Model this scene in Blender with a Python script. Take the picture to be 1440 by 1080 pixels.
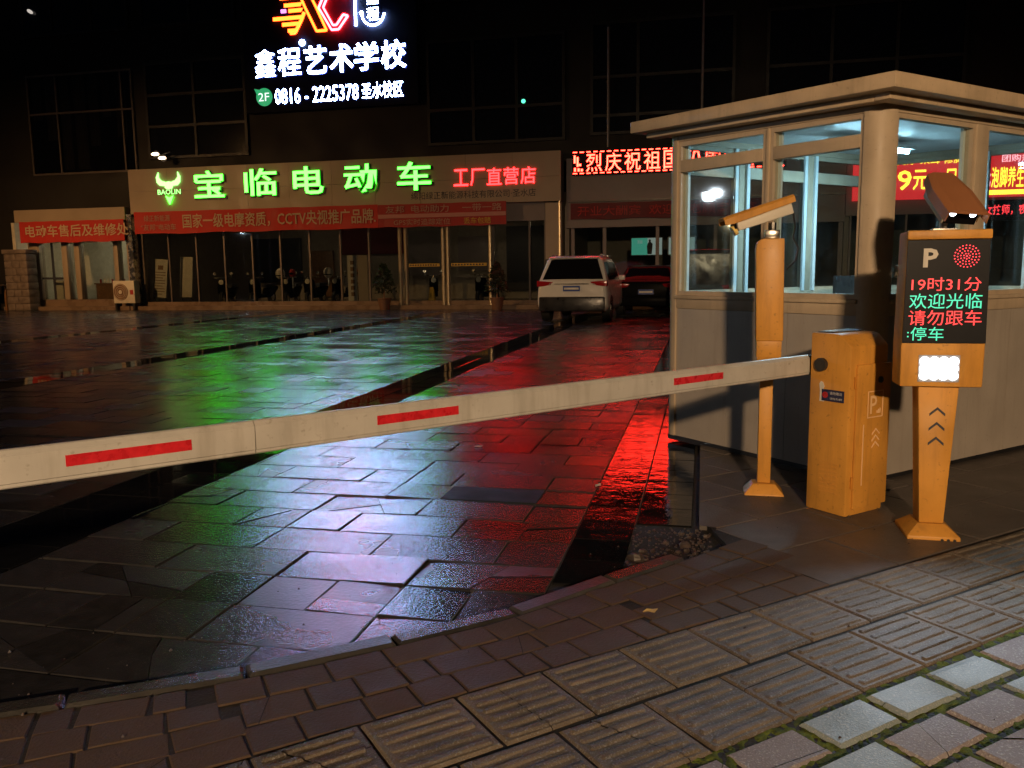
import bpy, bmesh, math, random
from mathutils import Vector, Matrix, Euler
for o in list(bpy.data.objects): bpy.data.objects.remove(o)
SC = bpy.context.scene
COL = SC.collection
R = math.radians
rnd = random.Random(7)

# ------------------------------------------------------------------ camera
PITCH, ROLL, YAW, CAM_H = R(7.64), R(.72), R(12.9), 1.3
cd = bpy.data.cameras.new('camera'); cam = bpy.data.objects.new('camera', cd); COL.objects.link(cam)
cd.sensor_width = 36; cd.lens = 36*1170/1440; cd.clip_start = .05; cd.clip_end = 2000
f = Vector((-math.sin(YAW)*math.cos(PITCH), math.cos(YAW)*math.cos(PITCH), -math.sin(PITCH)))
r0 = Vector((math.cos(YAW), math.sin(YAW), 0)); u0 = r0.cross(f)
cr = r0*math.cos(ROLL)-u0*math.sin(ROLL); cu = r0*math.sin(ROLL)+u0*math.cos(ROLL)
mw = Matrix((cr, cu, -f)).transposed().to_4x4(); mw.translation = (0, 0, CAM_H)
cam.matrix_world = mw
SC.camera = cam
# ------------------------------------------------------------------ sky, moonless night, exposure
w = bpy.data.worlds.new('World'); SC.world = w; w.use_nodes = True
nt = w.node_tree
sky = nt.nodes.new('ShaderNodeTexSky'); sky.sky_type = 'NISHITA'; sky.sun_disc = False
sky.sun_elevation = R(55); sky.sun_rotation = R(168)
nt.links.new(sky.outputs[0], nt.nodes['Background'].inputs[0])
nt.nodes['Background'].inputs[1].default_value = .0009
sl = bpy.data.lights.new('sun', 'SUN'); sl.energy = .002; sl.angle = R(.5); sl.color = (1, .93, .85)
so = bpy.data.objects.new('sun', sl); COL.objects.link(so)
so.rotation_euler = Vector((-.2, .97, -1.42)).to_track_quat('-Z', 'Y').to_euler()
SC.view_settings.view_transform = 'Standard'; SC.view_settings.look = 'None'
SC.view_settings.exposure = .22; SC.view_settings.gamma = 1; SC.view_settings.use_curve_mapping = False
SC.render.engine = 'CYCLES'
SC.cycles.use_denoising = True
SC.cycles.max_bounces = 7; SC.cycles.transparent_max_bounces = 16
SC.cycles.sample_clamp_indirect = 14
SC.cycles.caustics_reflective = False; SC.cycles.caustics_refractive = False
# lamp powers, tuned here
P_STREET, P_ORANGE, P_WHITE, P_BOOTH, P_SIGN = 12500, 5800, 800, 22, 6
C_STREET, C_ORANGE, C_WHITE = (1, .67, .38), (1, .50, .17), (.8, .9, 1)

# ------------------------------------------------------------------ materials
def newmat(name):
    m = bpy.data.materials.new(name); m.use_nodes = True
    n = m.node_tree; return m, n, n.nodes['Principled BSDF'], n.links
def M(name, col, rough=.5, metal=0, var=.18, scale=6., bump=0., bscale=60., spec=.5, rvar=.12, emit=None, es=0., wear=0., wcol=(.12, .08, .05)):
    m, n, b, L = newmat(name)
    geo = n.nodes.new('ShaderNodeNewGeometry')
    nz = n.nodes.new('ShaderNodeTexNoise'); nz.inputs['Scale'].default_value = scale; nz.inputs['Detail'].default_value = 6
    L.new(geo.outputs['Position'], nz.inputs['Vector'])
    mr = n.nodes.new('ShaderNodeMapRange'); mr.inputs[1].default_value = .3; mr.inputs[2].default_value = .7
    mr.inputs[3].default_value = 1-var; mr.inputs[4].default_value = 1+var
    L.new(nz.outputs[0], mr.inputs[0])
    mx = n.nodes.new('ShaderNodeVectorMath'); mx.operation = 'SCALE'; mx.inputs[0].default_value = col[:3]
    L.new(mr.outputs[0], mx.inputs['Scale']); base_out = mx.outputs[0]
    if wear:
        mp = n.nodes.new('ShaderNodeMapping'); mp.inputs['Scale'].default_value = (14, 14, 1.6); L.new(geo.outputs['Position'], mp.inputs['Vector'])
        s1 = n.nodes.new('ShaderNodeTexNoise'); s1.inputs['Scale'].default_value = 1.; s1.inputs['Detail'].default_value = 7; s1.inputs['Roughness'].default_value = .65; L.new(mp.outputs[0], s1.inputs['Vector'])
        s2 = n.nodes.new('ShaderNodeTexNoise'); s2.inputs['Scale'].default_value = 45; s2.inputs['Detail'].default_value = 5; L.new(geo.outputs['Position'], s2.inputs['Vector'])
        r1 = n.nodes.new('ShaderNodeMapRange'); r1.inputs[1].default_value = .50; r1.inputs[2].default_value = .80; r1.inputs[4].default_value = wear; L.new(s1.outputs[0], r1.inputs[0])
        r2 = n.nodes.new('ShaderNodeMapRange'); r2.inputs[1].default_value = .62; r2.inputs[2].default_value = .74; r2.inputs[4].default_value = wear; L.new(s2.outputs[0], r2.inputs[0])
        mm_ = n.nodes.new('ShaderNodeMath'); mm_.operation = 'MAXIMUM'; L.new(r1.outputs[0], mm_.inputs[0]); L.new(r2.outputs[0], mm_.inputs[1])
        wm = n.nodes.new('ShaderNodeMix'); wm.data_type = 'RGBA'; wm.inputs[7].default_value = (*wcol, 1); L.new(mm_.outputs[0], wm.inputs[0]); L.new(base_out, wm.inputs[6]); base_out = wm.outputs[2]
    L.new(base_out, b.inputs['Base Color'])
    rr = n.nodes.new('ShaderNodeMapRange'); rr.inputs[1].default_value = .3; rr.inputs[2].default_value = .7
    rr.inputs[3].default_value = max(.02, rough-rvar); rr.inputs[4].default_value = min(1, rough+rvar)
    L.new(nz.outputs[0], rr.inputs[0]); L.new(rr.outputs[0], b.inputs['Roughness'])
    b.inputs['Metallic'].default_value = metal; b.inputs['Specular IOR Level'].default_value = spec
    if bump:
        n2 = n.nodes.new('ShaderNodeTexNoise'); n2.inputs['Scale'].default_value = bscale; n2.inputs['Detail'].default_value = 5
        L.new(geo.outputs['Position'], n2.inputs['Vector'])
        bp = n.nodes.new('ShaderNodeBump'); bp.inputs['Strength'].default_value = bump; bp.inputs['Distance'].default_value = .01
        L.new(n2.outputs[0], bp.inputs['Height']); L.new(bp.outputs[0], b.inputs['Normal'])
    if emit:
        b.inputs['Emission Color'].default_value = (*emit, 1); b.inputs['Emission Strength'].default_value = es
    return m
def EM(name, col, s):
    m, n, b, L = newmat(name)
    b.inputs['Base Color'].default_value = (*[min(1, c*.5+.05) for c in col], 1); b.inputs['Roughness'].default_value = .4
    b.inputs['Emission Color'].default_value = (*col, 1); b.inputs['Emission Strength'].default_value = s
    return m
def stone(name, c0, c1, r0, r1, bump, bscale, patch=1.3, speck=.0, wet=.5, rnd_r=.15, bdist=.006, ior=1.5):
    """paving that varies from piece to piece; wet patches come from a slow noise"""
    m, n, b, L = newmat(name)
    geo = n.nodes.new('ShaderNodeNewGeometry'); oi = n.nodes.new('ShaderNodeObjectInfo')
    ad = n.nodes.new('ShaderNodeMath'); ad.operation = 'ADD'; L.new(geo.outputs['Random Per Island'], ad.inputs[0]); L.new(oi.outputs['Random'], ad.inputs[1])
    fr = n.nodes.new('ShaderNodeMath'); fr.operation = 'FRACT'; L.new(ad.outputs[0], fr.inputs[0])
    big = n.nodes.new('ShaderNodeTexNoise'); big.inputs['Scale'].default_value = patch; big.inputs['Detail'].default_value = 4
    fine = n.nodes.new('ShaderNodeTexNoise'); fine.inputs['Scale'].default_value = bscale; fine.inputs['Detail'].default_value = 4; fine.inputs['Roughness'].default_value = .6
    med = n.nodes.new('ShaderNodeTexNoise'); med.inputs['Scale'].default_value = 14; med.inputs['Detail'].default_value = 6
    for x in (big, fine, med): L.new(geo.outputs['Position'], x.inputs['Vector'])
    # colour
    a = n.nodes.new('ShaderNodeMath'); a.operation = 'MULTIPLY_ADD'; a.inputs[1].default_value = .55; L.new(fr.outputs[0], a.inputs[0])
    s = n.nodes.new('ShaderNodeMapRange'); s.inputs[1].default_value = .3; s.inputs[2].default_value = .7; s.inputs[4].default_value = .45; L.new(med.outputs[0], s.inputs[0]); L.new(s.outputs[0], a.inputs[2])
    cm = n.nodes.new('ShaderNodeMix'); cm.data_type = 'RGBA'; cm.inputs[6].default_value = (*c0, 1); cm.inputs[7].default_value = (*c1, 1); L.new(a.outputs[0], cm.inputs[0])
    last = cm.outputs[2]
    if speck:
        vs = n.nodes.new('ShaderNodeMapRange'); vs.inputs[1].default_value = .54; vs.inputs[2].default_value = .68; L.new(fine.outputs[0], vs.inputs[0])
        c2 = n.nodes.new('ShaderNodeMix'); c2.data_type = 'RGBA'; c2.blend_type = 'MIX'; c2.inputs[7].default_value = (speck, speck, speck*.98, 1)
        L.new(vs.outputs[0], c2.inputs[0]); L.new(last, c2.inputs[6]); last = c2.outputs[2]
    L.new(last, b.inputs['Base Color'])
    # roughness: wet patches + per-piece offset
    q = n.nodes.new('ShaderNodeMapRange'); q.inputs[1].default_value = .35; q.inputs[2].default_value = .66; q.inputs[3].default_value = r0; q.inputs[4].default_value = r1; L.new(big.outputs[0], q.inputs[0])
    q2 = n.nodes.new('ShaderNodeMath'); q2.operation = 'MULTIPLY_ADD'; q2.inputs[1].default_value = rnd_r; L.new(fr.outputs[0], q2.inputs[0]); L.new(q.outputs[0], q2.inputs[2])
    L.new(q2.outputs[0], b.inputs['Roughness']); b.inputs['Specular IOR Level'].default_value = wet; b.inputs['IOR'].default_value = ior
    hs = n.nodes.new('ShaderNodeMath'); hs.operation = 'MULTIPLY_ADD'; hs.inputs[1].default_value = .6; L.new(med.outputs[0], hs.inputs[0]); L.new(fine.outputs[0], hs.inputs[2])
    bp = n.nodes.new('ShaderNodeBump'); bp.inputs['Strength'].default_value = bump; bp.inputs['Distance'].default_value = bdist
    L.new(hs.outputs[0], bp.inputs['Height']); L.new(bp.outputs[0], b.inputs['Normal'])
    return m
def GLASS(name, tint=(.9, .95, .95), refl=1.0, haze=0.):
    m = bpy.data.materials.new(name); m.use_nodes = True; n = m.node_tree; L = n.links
    n.nodes.remove(n.nodes['Principled BSDF']); out = n.nodes['Material Output']
    tr = n.nodes.new('ShaderNodeBsdfTransparent'); tr.inputs[0].default_value = (*tint, 1)
    gl = n.nodes.new('ShaderNodeBsdfGlossy'); gl.inputs['Roughness'].default_value = .03
    g0 = n.nodes.new('ShaderNodeNewGeometry'); dt = n.nodes.new('ShaderNodeVectorMath'); dt.operation = 'DOT_PRODUCT'
    L.new(g0.outputs['Normal'], dt.inputs[0]); L.new(g0.outputs['Incoming'], dt.inputs[1])
    ab = n.nodes.new('ShaderNodeMath'); ab.operation = 'ABSOLUTE'; L.new(dt.outputs['Value'], ab.inputs[0])
    om = n.nodes.new('ShaderNodeMath'); om.operation = 'SUBTRACT'; om.inputs[0].default_value = 1; L.new(ab.outputs[0], om.inputs[1])
    pw = n.nodes.new('ShaderNodeMath'); pw.operation = 'POWER'; pw.inputs[1].default_value = 5; L.new(om.outputs[0], pw.inputs[0])
    ml = n.nodes.new('ShaderNodeMath'); ml.operation = 'MULTIPLY_ADD'; ml.inputs[1].default_value = .9*refl; ml.inputs[2].default_value = .045*refl; L.new(pw.outputs[0], ml.inputs[0])
    mx = n.nodes.new('ShaderNodeMixShader'); L.new(ml.outputs[0], mx.inputs[0]); L.new(tr.outputs[0], mx.inputs[1]); L.new(gl.outputs[0], mx.inputs[2])
    last = mx.outputs[0]
    if haze:
        df = n.nodes.new('ShaderNodeBsdfDiffuse'); df.inputs[0].default_value = (.5, .5, .5, 1)
        nz = n.nodes.new('ShaderNodeTexNoise'); nz.inputs['Scale'].default_value = 9; nz.inputs['Detail'].default_value = 7
        g = n.nodes.new('ShaderNodeNewGeometry'); L.new(g.outputs['Position'], nz.inputs['Vector'])
        mr = n.nodes.new('ShaderNodeMapRange'); mr.inputs[1].default_value = .35; mr.inputs[2].default_value = .75; mr.inputs[4].default_value = haze; L.new(nz.outputs[0], mr.inputs[0])
        m2 = n.nodes.new('ShaderNodeMixShader'); L.new(mr.outputs[0], m2.inputs[0]); L.new(last, m2.inputs[1]); L.new(df.outputs[0], m2.inputs[2]); last = m2.outputs[0]
    L.new(last, out.inputs[0]); return m

m_lot = stone('wet_granite', (.016, .016, .017), (.05, .047, .048), .09, .22, .6, 60, patch=1.1, rnd_r=.12, bdist=.0030)
m_black = stone('polished_black_granite', (.006, .006, .007), (.014, .014, .015), .22, .4, .5, 40, patch=2.2, rnd_r=.1, bdist=.004, wet=.3, ior=1.09)
m_blackp = stone('far_black_granite', (.005, .005, .006), (.012, .012, .013), .02, .05, .03, 6, patch=2.2, rnd_r=.02, bdist=.006, ior=1.2)
m_blackw = stone('flooded_black_granite', (.005, .005, .006), (.012, .012, .013), .03, .10, .30, 5, patch=2.2, rnd_r=.04, bdist=.010)
m_bed = M('joint_dirt', (.028, .024, .02), .75, var=.4, scale=20, bump=.6, bscale=80, spec=.25)
m_kerb = stone('kerb_granite', (.025, .024, .022), (.06, .056, .052), .10, .30, .5, 90)
m_brick = stone('clay_brick', (.056, .034, .019), (.088, .052, .030), .5, .7, .9, 100, patch=2)
m_tact = stone('tactile_concrete', (.06, .046, .032), (.18, .14, .10), .34, .58, 1.0, 170, patch=2.5, speck=.24, bdist=.005)
m_paverA = stone('blue_paver', (.20, .25, .26), (.28, .33, .34), .32, .6, .5, 160, patch=3, speck=.45)
m_paverB = stone('mauve_paver', (.22, .19, .205), (.30, .27, .28), .4, .7, .9, 150, patch=3, speck=.5)
m_slab = stone('damp_concrete_slab', (.06, .052, .048), (.12, .10, .09), .30, .55, .5, 70, patch=1.6)
m_moss = M('moss', (.10, .13, .02), .9, var=.6, scale=30, bump=1, bscale=150, spec=.2)
m_ground = M('damp_asphalt', (.035, .034, .034), .45, var=.3, scale=3, bump=.5, bscale=90)
m_rubble = stone('broken_stone', (.025, .018, .016), (.085, .062, .052), .25, .5, .6, 60)
m_orange = M('orange_powder_coat', (.60, .285, .05), .45, var=.13, scale=4, bump=.06, bscale=260, spec=.4, wear=.5, wcol=(.16, .07, .025))
m_orange_d = M('orange_groove', (.5, .2, .02), .5, var=.1)
m_white = M('white_arm_paint', (.50, .485, .455), .38, var=.09, scale=7, rvar=.1, wear=.5, wcol=(.20, .17, .13))
m_redtape = M('red_reflective_tape', (.62, .02, .03), .32, var=.2, scale=30, wear=.35, wcol=(.3, .03, .03))
m_sheet = M('booth_cream_panel', (.36, .32, .28), .42, var=.1, scale=3, bump=.04, bscale=30, wear=.38, wcol=(.2, .16, .12))
m_alu = M('booth_frame_aluminium', (.47, .375, .27), .5, var=.1, scale=5, spec=.35, wear=.32, wcol=(.2, .15, .1))
m_roofw = M('booth_roof_sheet', (.52, .40, .27), .45, var=.12, wear=.4, wcol=(.2, .15, .1))
m_inner = M('booth_inner_panel', (.72, .76, .78), .5, var=.05)
m_skid = M('black_steel', (.015, .015, .017), .4, var=.2)
m_blackpl = M('black_plastic', (.02, .02, .022), .35, var=.15)
m_screen = M('display_black', (.006, .007, .011), .4, var=.1, spec=.15, rvar=0.)
m_steel = M('stainless', (.55, .53, .5), .25, metal=1, var=.08)
m_brass = M('brass_steel', (.62, .5, .32), .34, metal=.75, var=.06, rvar=0.)
m_grey = M('grey_paint', (.28, .27, .27), .5, var=.1)
m_offw = M('offwhite_plastic', (.66, .62, .54), .45, var=.06)
m_navy = M('navy_sticker', (.02, .02, .06), .4, var=.05)
m_paper = M('pale_print', (.62, .58, .5), .6, var=.08)
m_ink = M('dark_ink', (.03, .03, .04), .5, var=.05)
m_glass = GLASS('booth_glass', haze=.006)
m_glassd = GLASS('shop_glass', tint=(.80, .83, .82))
m_acp = M('cladding_panel', (.36, .29, .22), .5, var=.07, scale=1.2)
m_acp2 = M('grey_cladding', (.20, .17, .17), .5, var=.12, scale=1.5)
m_banner = M('red_banner_cloth', (.50, .025, .018), .7, var=.08, scale=2, bump=.15, bscale=5)
m_banner2 = M('faded_red_banner', (.36, .03, .03), .7, var=.1, scale=2)
m_banner3 = M('dark_red_banner', (.12, .014, .02), .7, var=.15, scale=2)
m_pinkstripe = M('banner_stripe', (.50, .22, .2), .7, var=.05)
m_print = M('cream_print', (.55, .40, .27), .7, var=.06)
m_printd = M('dull_print', (.42, .25, .2), .7, var=.06)
m_yel = M('yellow_print', (.55, .35, .05), .6, var=.06)
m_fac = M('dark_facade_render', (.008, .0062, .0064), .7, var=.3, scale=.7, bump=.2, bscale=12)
m_facglass = M('dark_curtain_glass', (.008, .009, .013), .1, var=.2, spec=.4, rvar=.0)
m_mull = M('window_mullion', (.13, .11, .10), .4, metal=.3, var=.08)
m_curt = M('dusty_curtain', (.11, .09, .085), .8, var=.25, scale=2)
m_plinth = M('plinth_tile', (.20, .14, .10), .3, var=.2, scale=2)
m_inwall = M('shop_wall', (.30, .26, .21), .7, var=.12)
m_inpale = M('pale_partition', (.62, .58, .48), .6, var=.1)
m_infloor = M('shop_floor', (.12, .10, .09), .25, var=.15)
m_wood = M('brown_wood', (.20, .10, .045), .5, var=.25, scale=9)
m_stonep = M('pillar_stone', (.17, .135, .12), .55, var=.3, bump=.3, bscale=30)
m_leaf = M('dark_leaf', (.014, .024, .012), .5, var=.4, scale=9)
m_pot = M('clay_pot', (.16, .08, .05), .6)
m_carw = M('white_car_paint', (.75, .73, .69), .18, var=.03, spec=.6)
m_carb = M('black_car_paint', (.008, .008, .009), .3, var=.1, spec=.12, rvar=0.)
m_cars = M('dark_van_paint', (.07, .06, .062), .25, var=.05, spec=.6)
m_carglass = M('car_glass', (.006, .006, .008), .10, var=.1, spec=.1, rvar=0.)
for m_ in (m_carb, m_carglass): m_.node_tree.nodes['Principled BSDF'].inputs['IOR'].default_value = 1.16
m_tyre = M('rubber', (.015, .015, .015), .7)
m_tail = M('tail_lens', (.35, .012, .015), .15, var=.05, spec=.6)
m_plate = M('blue_plate', (.03, .07, .32), .4, var=.05)
m_helm = M('pale_plastic', (.7, .66, .58), .35)
m_scred = M('red_plastic', (.4, .03, .03), .3)
m_leafy = M('yellow_leaf', (.5, .36, .12), .6, var=.2, scale=30)
E_green = EM('green_led_face', (.05, 1, .035), 9.5)
E_greens = EM('green_letter_bloom', (.03, 1, .012), .7)  # weak glow on green, red and blue letter sides stands in for bloom
E_reds = EM('red_letter_bloom', (1, .02, .02), 1.6)
E_whites = EM('blue_letter_bloom', (.15, .25, 1), .8)
E_greenw = EM('green_led_pale', (.3, 1, .2), 2.6)
E_red = EM('red_led_face', (1, .010, .011), 17)
E_ledscroll = EM('red_led_matrix', (1, .024, .013), 27)
E_white = EM('white_led_face', (.34, .52, 1), 75)
E_helmw = EM('badge_white', (.8, .95, .9), 1.3)
E_blueh = EM('blue_painted_halo', (.03, .05, .5), .35)
E_orange = EM('orange_led', (1, .06, .006), 13)
E_redneon = EM('red_neon', (1, .010, .014), 90)
E_violet = EM('violet_led', (.8, .25, .9), 2)
E_gbadge = EM('green_badge', (.02, .34, .13), .9)
E_teal = EM('teal_screen', (.05, .42, .30), .55)
E_palescr = EM('pale_screen', (.40, .50, .46), .45)
E_mred = EM('massage_red', (1, .03, .035), .75)
E_myel = EM('massage_yellow', (1, .75, .05), 2.4)
E_mpink = EM('massage_pink', (1, .45, .5), 2.2)
E_mdr = EM('massage_line_red', (1, .04, .05), 2.4)
E_dispr = EM('display_red', (1, .035, .05), 1.15)
E_dispr2 = EM('display_red_lamp', (1, .03, .06), 2.0)
E_dispg = EM('display_teal', (.03, .75, .46), .95)
E_lamp = EM('lamp_white', (.86, .95, 1), 9)
E_tube = EM('tube_white', (.45, .82, 1), 80)
E_warm = EM('bulb_warm', (1, .72, .42), 12)
E_tubew = EM('shop_tube', (1, .86, .6), 22)
E_tubed = EM('dim_shop_tube', (1, .7, .42), 13)
E_wspot = EM('bulb_cool', (.85, .93, 1), 120)
E_gdot = EM('green_dot', (.1, 1, .5), 2)

# ------------------------------------------------------------------ helpers
def link(name, me, mat=None, parent=None, loc=None, rot=None):
    o = bpy.data.objects.new(name, me); COL.objects.link(o)
    if mat is not None and me is not None and not me.materials: me.materials.append(mat)
    if parent is not None: o.parent = parent
    if loc is not None: o.location = loc
    if rot is not None: o.rotation_euler = rot
    return o
def tag(o, label=None, cat=None, group=None, kind=None):
    if label: o['label'] = label
    if cat: o['category'] = cat
    if group: o['group'] = group
    if kind: o['kind'] = kind
    return o
def thing(name, label, cat, loc=(0, 0, 0), rz=0, group=None, parent=None):
    o = bpy.data.objects.new(name, None); COL.objects.link(o); o.location = loc; o.rotation_euler = (0, 0, rz)
    o.empty_display_size = .1
    return tag(o, label, cat, group)
class MB:
    def __init__(s): s.v = []; s.f = []
    def add(s, vs, fs):
        k = len(s.v); s.v += [tuple(x) for x in vs]; s.f += [tuple(i+k for i in q) for q in fs]; return s
    def box(s, x0, x1, y0, y1, z0, z1):
        return s.add([(x0,y0,z0),(x1,y0,z0),(x1,y1,z0),(x0,y1,z0),(x0,y0,z1),(x1,y0,z1),(x1,y1,z1),(x0,y1,z1)],
              [(0,3,2,1),(4,5,6,7),(0,1,5,4),(1,2,6,5),(2,3,7,6),(3,0,4,7)])
    def prism(s, pts, d0, d1, axis='y'):
        """polygon pts (p,q) extruded; axis y: (x,z) points, x: (y,z), z: (x,y)"""
        n = len(pts)
        def P(p, d): return {'y': (p[0], d, p[1]), 'x': (d, p[0], p[1]), 'z': (p[0], p[1], d)}[axis]
        return s.add([P(p, d0) for p in pts]+[P(p, d1) for p in pts],
              [tuple(range(n))[::-1], tuple(range(n, 2*n))]+[(i, (i+1) % n, n+(i+1) % n, n+i) for i in range(n)])
    def loft(s, rings, caps=True):
        n = len(rings[0]); vs = [p for r in rings for p in r]; fs = []
        for k in range(len(rings)-1):
            for i in range(n): fs.append((k*n+i, k*n+(i+1) % n, (k+1)*n+(i+1) % n, (k+1)*n+i))
        if caps: fs += [tuple(range(n))[::-1], tuple(range((len(rings)-1)*n, len(rings)*n))]
        return s.add(vs, fs)
    def tube(s, a, b, r, n=8, r2=None):
        a = Vector(a); b = Vector(b); d = (b-a).normalized(); r2 = r if r2 is None else r2
        x = d.orthogonal().normalized(); y = d.cross(x)
        return s.loft([[p+(x*math.cos(t*2*math.pi/n)+y*math.sin(t*2*math.pi/n))*q for t in range(n)] for p, q in ((a, r), (b, r2))])
    def disc(s, c, rad, axis, th, n=16):
        c = Vector(c); ax = Vector(axis).normalized(); return s.tube(c, c+ax*th, rad, n)
    def sphere(s, c, r, n=10, m=6, sq=(1, 1, 1)):
        rings = []
        for k in range(1, m):
            t = math.pi*k/m; rings.append([(c[0]+r*math.sin(t)*math.cos(2*math.pi*i/n)*sq[0], c[1]+r*math.sin(t)*math.sin(2*math.pi*i/n)*sq[1], c[2]-r*math.cos(t)*sq[2]) for i in range(n)])
        return s.loft(rings)
    def mesh(s, name, bevel=0, seg=2, smooth=False):
        bm = bmesh.new(); vs = [bm.verts.new(v) for v in s.v]
        for q in s.f:
            try: bm.faces.new([vs[i] for i in q])
            except ValueError: pass
        bmesh.ops.recalc_face_normals(bm, faces=bm.faces)
        if bevel:
            es = [e for e in bm.edges if len(e.link_faces) == 2 and e.calc_face_angle(0) > R(25)]
            bmesh.ops.bevel(bm, geom=es, offset=bevel, segments=seg, profile=.5, affect='EDGES', clamp_overlap=True)
        me = bpy.data.meshes.new(name); bm.to_mesh(me); bm.free()
        if smooth or bevel:
            for p in me.polygons: p.use_smooth = True
            me.set_sharp_from_angle(angle=R(32))
        return me
    def build(s, name, mat, parent=None, bevel=0, loc=None, rot=None, smooth=False, seg=2):
        return link(name, s.mesh(name, bevel, seg, smooth), mat, parent, loc, rot)
_dg = None
def text_mesh(body, off=0., ext=0., res=2, shear=0.):
    cu_ = bpy.data.curves.new('t', 'FONT'); cu_.body = body; cu_.offset = off; cu_.extrude = .5 if ext else 0.
    cu_.fill_mode = 'FRONT'; cu_.resolution_u = res; cu_.shear = shear
    o = bpy.data.objects.new('t', cu_); COL.objects.link(o)
    me = bpy.data.meshes.new_from_object(o.evaluated_get(bpy.context.evaluated_depsgraph_get()))
    bpy.data.objects.remove(o); bpy.data.curves.remove(cu_)
    return me
def lettering(name, body, x0, x1, z0, h, y, mat, parent=None, off=0., ext=0., res=2, frame=None, shear=0., hfit=False, dim_sides=True):
    """text between x0 and x1, baseline cell from z0, em height h; standing on the plane y (facing -y) or in frame (origin,right,up,normal)"""
    me = text_mesh(body, off, ext, res, shear)
    xs = [v.co.x for v in me.vertices]; ys = [v.co.y for v in me.vertices]; a, b = min(xs), max(xs)
    sx = (x1-x0)/(b-a); c, d = min(ys), max(ys)
    for v in me.vertices:
        X = x0+(v.co.x-a)*sx
        Z = z0+((v.co.y-c)/(d-c)*h if hfit else (v.co.y+.12)*h)
        D = (v.co.z+.5)*ext if ext else 0.
        if frame: v.co = frame[0]+frame[1]*X+frame[2]*Z+frame[3]*D
        else: v.co = (X, y-D, Z)
    me.name = name
    o = link(name, me, mat, parent)
    if ext and dim_sides:  # sides of lit letters glow faintly, imitating the halo round them
        me.materials.append({E_green: E_greens, E_white: E_whites, E_red: E_reds}.get(mat, m_ink)); nrm = frame[3] if frame else Vector((0, -1, 0))
        me.update()
        for p in me.polygons: p.material_index = 0 if abs(p.normal.dot(nrm)) > .8 else 1
    return o
def dup(o, parent, **kw):
    c = o.copy(); COL.objects.link(c); c.parent = parent
    for ch in o.children: dup(ch, c)
    return c

# ================================================================== GROUND
ground = MB().box(-400, 400, -200, 600, -.5, -.04).build('ground', m_ground); tag(ground, kind='structure')
lot = MB().box(-45, 16, -4, 29.05, -.03, -.010).build('parking_lot', m_bed); tag(lot, kind='structure')
def chamfer_piece(w, d, t=.03, c=.004):
    a, b = w/2, d/2
    mb = MB(); mb.add([(-a,-b,-t),(a,-b,-t),(a,b,-t),(-a,b,-t),(-a,-b,-c),(a,-b,-c),(a,b,-c),(-a,b,-c),(-a+c,-b+c,0),(a-c,-b+c,0),(a-c,b-c,0),(-a+c,b-c,0)],
       [(0,1,5,4),(1,2,6,5),(2,3,7,6),(3,0,4,7),(4,5,9,8),(5,6,10,9),(6,7,11,10),(7,4,8,11),(8,9,10,11)])
    return mb
STRIPS = [(-.60, -.03), (-3.60, -3.03), (-8.70, -8.13), (-14.4, -13.85), (5.0, 5.57)]
def inv_scale(x, y):
    p = Vector((x, y, 0))-Vector((0, 0, CAM_H)); z = p.dot(f)
    if z < .3: return None
    return 720+1170*p.dot(cr)/z, 540-1170*p.dot(cu)/z, z
def kerb_v(u):
    K = [(-6, 5.2), (-3, 3.6), (-1.5, 3.05), (-.6, 2.84), (-.17, 2.74), (.25, 2.64), (.72, 2.58), (1.37, 2.555), (1.98, 2.63), (2.42, 2.69), (2.63, 2.73), (3, 2.8), (30, 2.8)]
    for (a, va), (b, vb) in zip(K, K[1:]):
        if a <= u <= b: return va+(vb-va)*(u-a)/(b-a)
    return 2.6
UX, VX = Vector((.731, .682, 0)), Vector((-.682, .731, 0))
def uv(u, v, z=0.): return UX*u+VX*v+Vector((0, 0, z))
def to_uv(x, y): return .731*x+.682*y, -.682*x+.731*y
stones = []
SEG = [(-45, -14.4), (-13.85, -8.70), (-8.13, -3.60), (-3.03, -.60)]
row = 0; y = .9
while y < 28.9:
    d = .325
    for (a, b) in SEG:
        x = b-(0 if row % 2 else .3); first = True
        if row % 2 == 0: stones.append((b-.15, y+d/2, .3, d))
        while x > a+.02:
            wd = min(.6, x-a)
            if rnd.random() < .16 and wd > .5: stones += [(x-.15, y+d/2, .3, d), (x-.45, y+d/2, .3, d)]
            else: stones.append((x-wd/2, y+d/2, wd, d))
            x -= wd
    row += 1; y += d
def keep(s):
    u_, v_ = to_uv(s[0], s[1]); return v_ > kerb_v(u_)-.45 and s[1] > .5
stones = [s for s in stones if keep(s)]
def rank(s):
    q = inv_scale(s[0], s[1])
    if not q or not (-60 < q[0] < 1500 and q[1] < 1120): return 1e9
    return q[2]
stones.sort(key=rank)
cache = {}
def piece(w, d, t=.03, c=.004, gap=.007):
    k = (round(w, 3), round(d, 3), t, c, gap)
    if k not in cache: cache[k] = chamfer_piece(w-gap, d-gap, t, c).mesh('piece')
    return cache[k]
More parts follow.
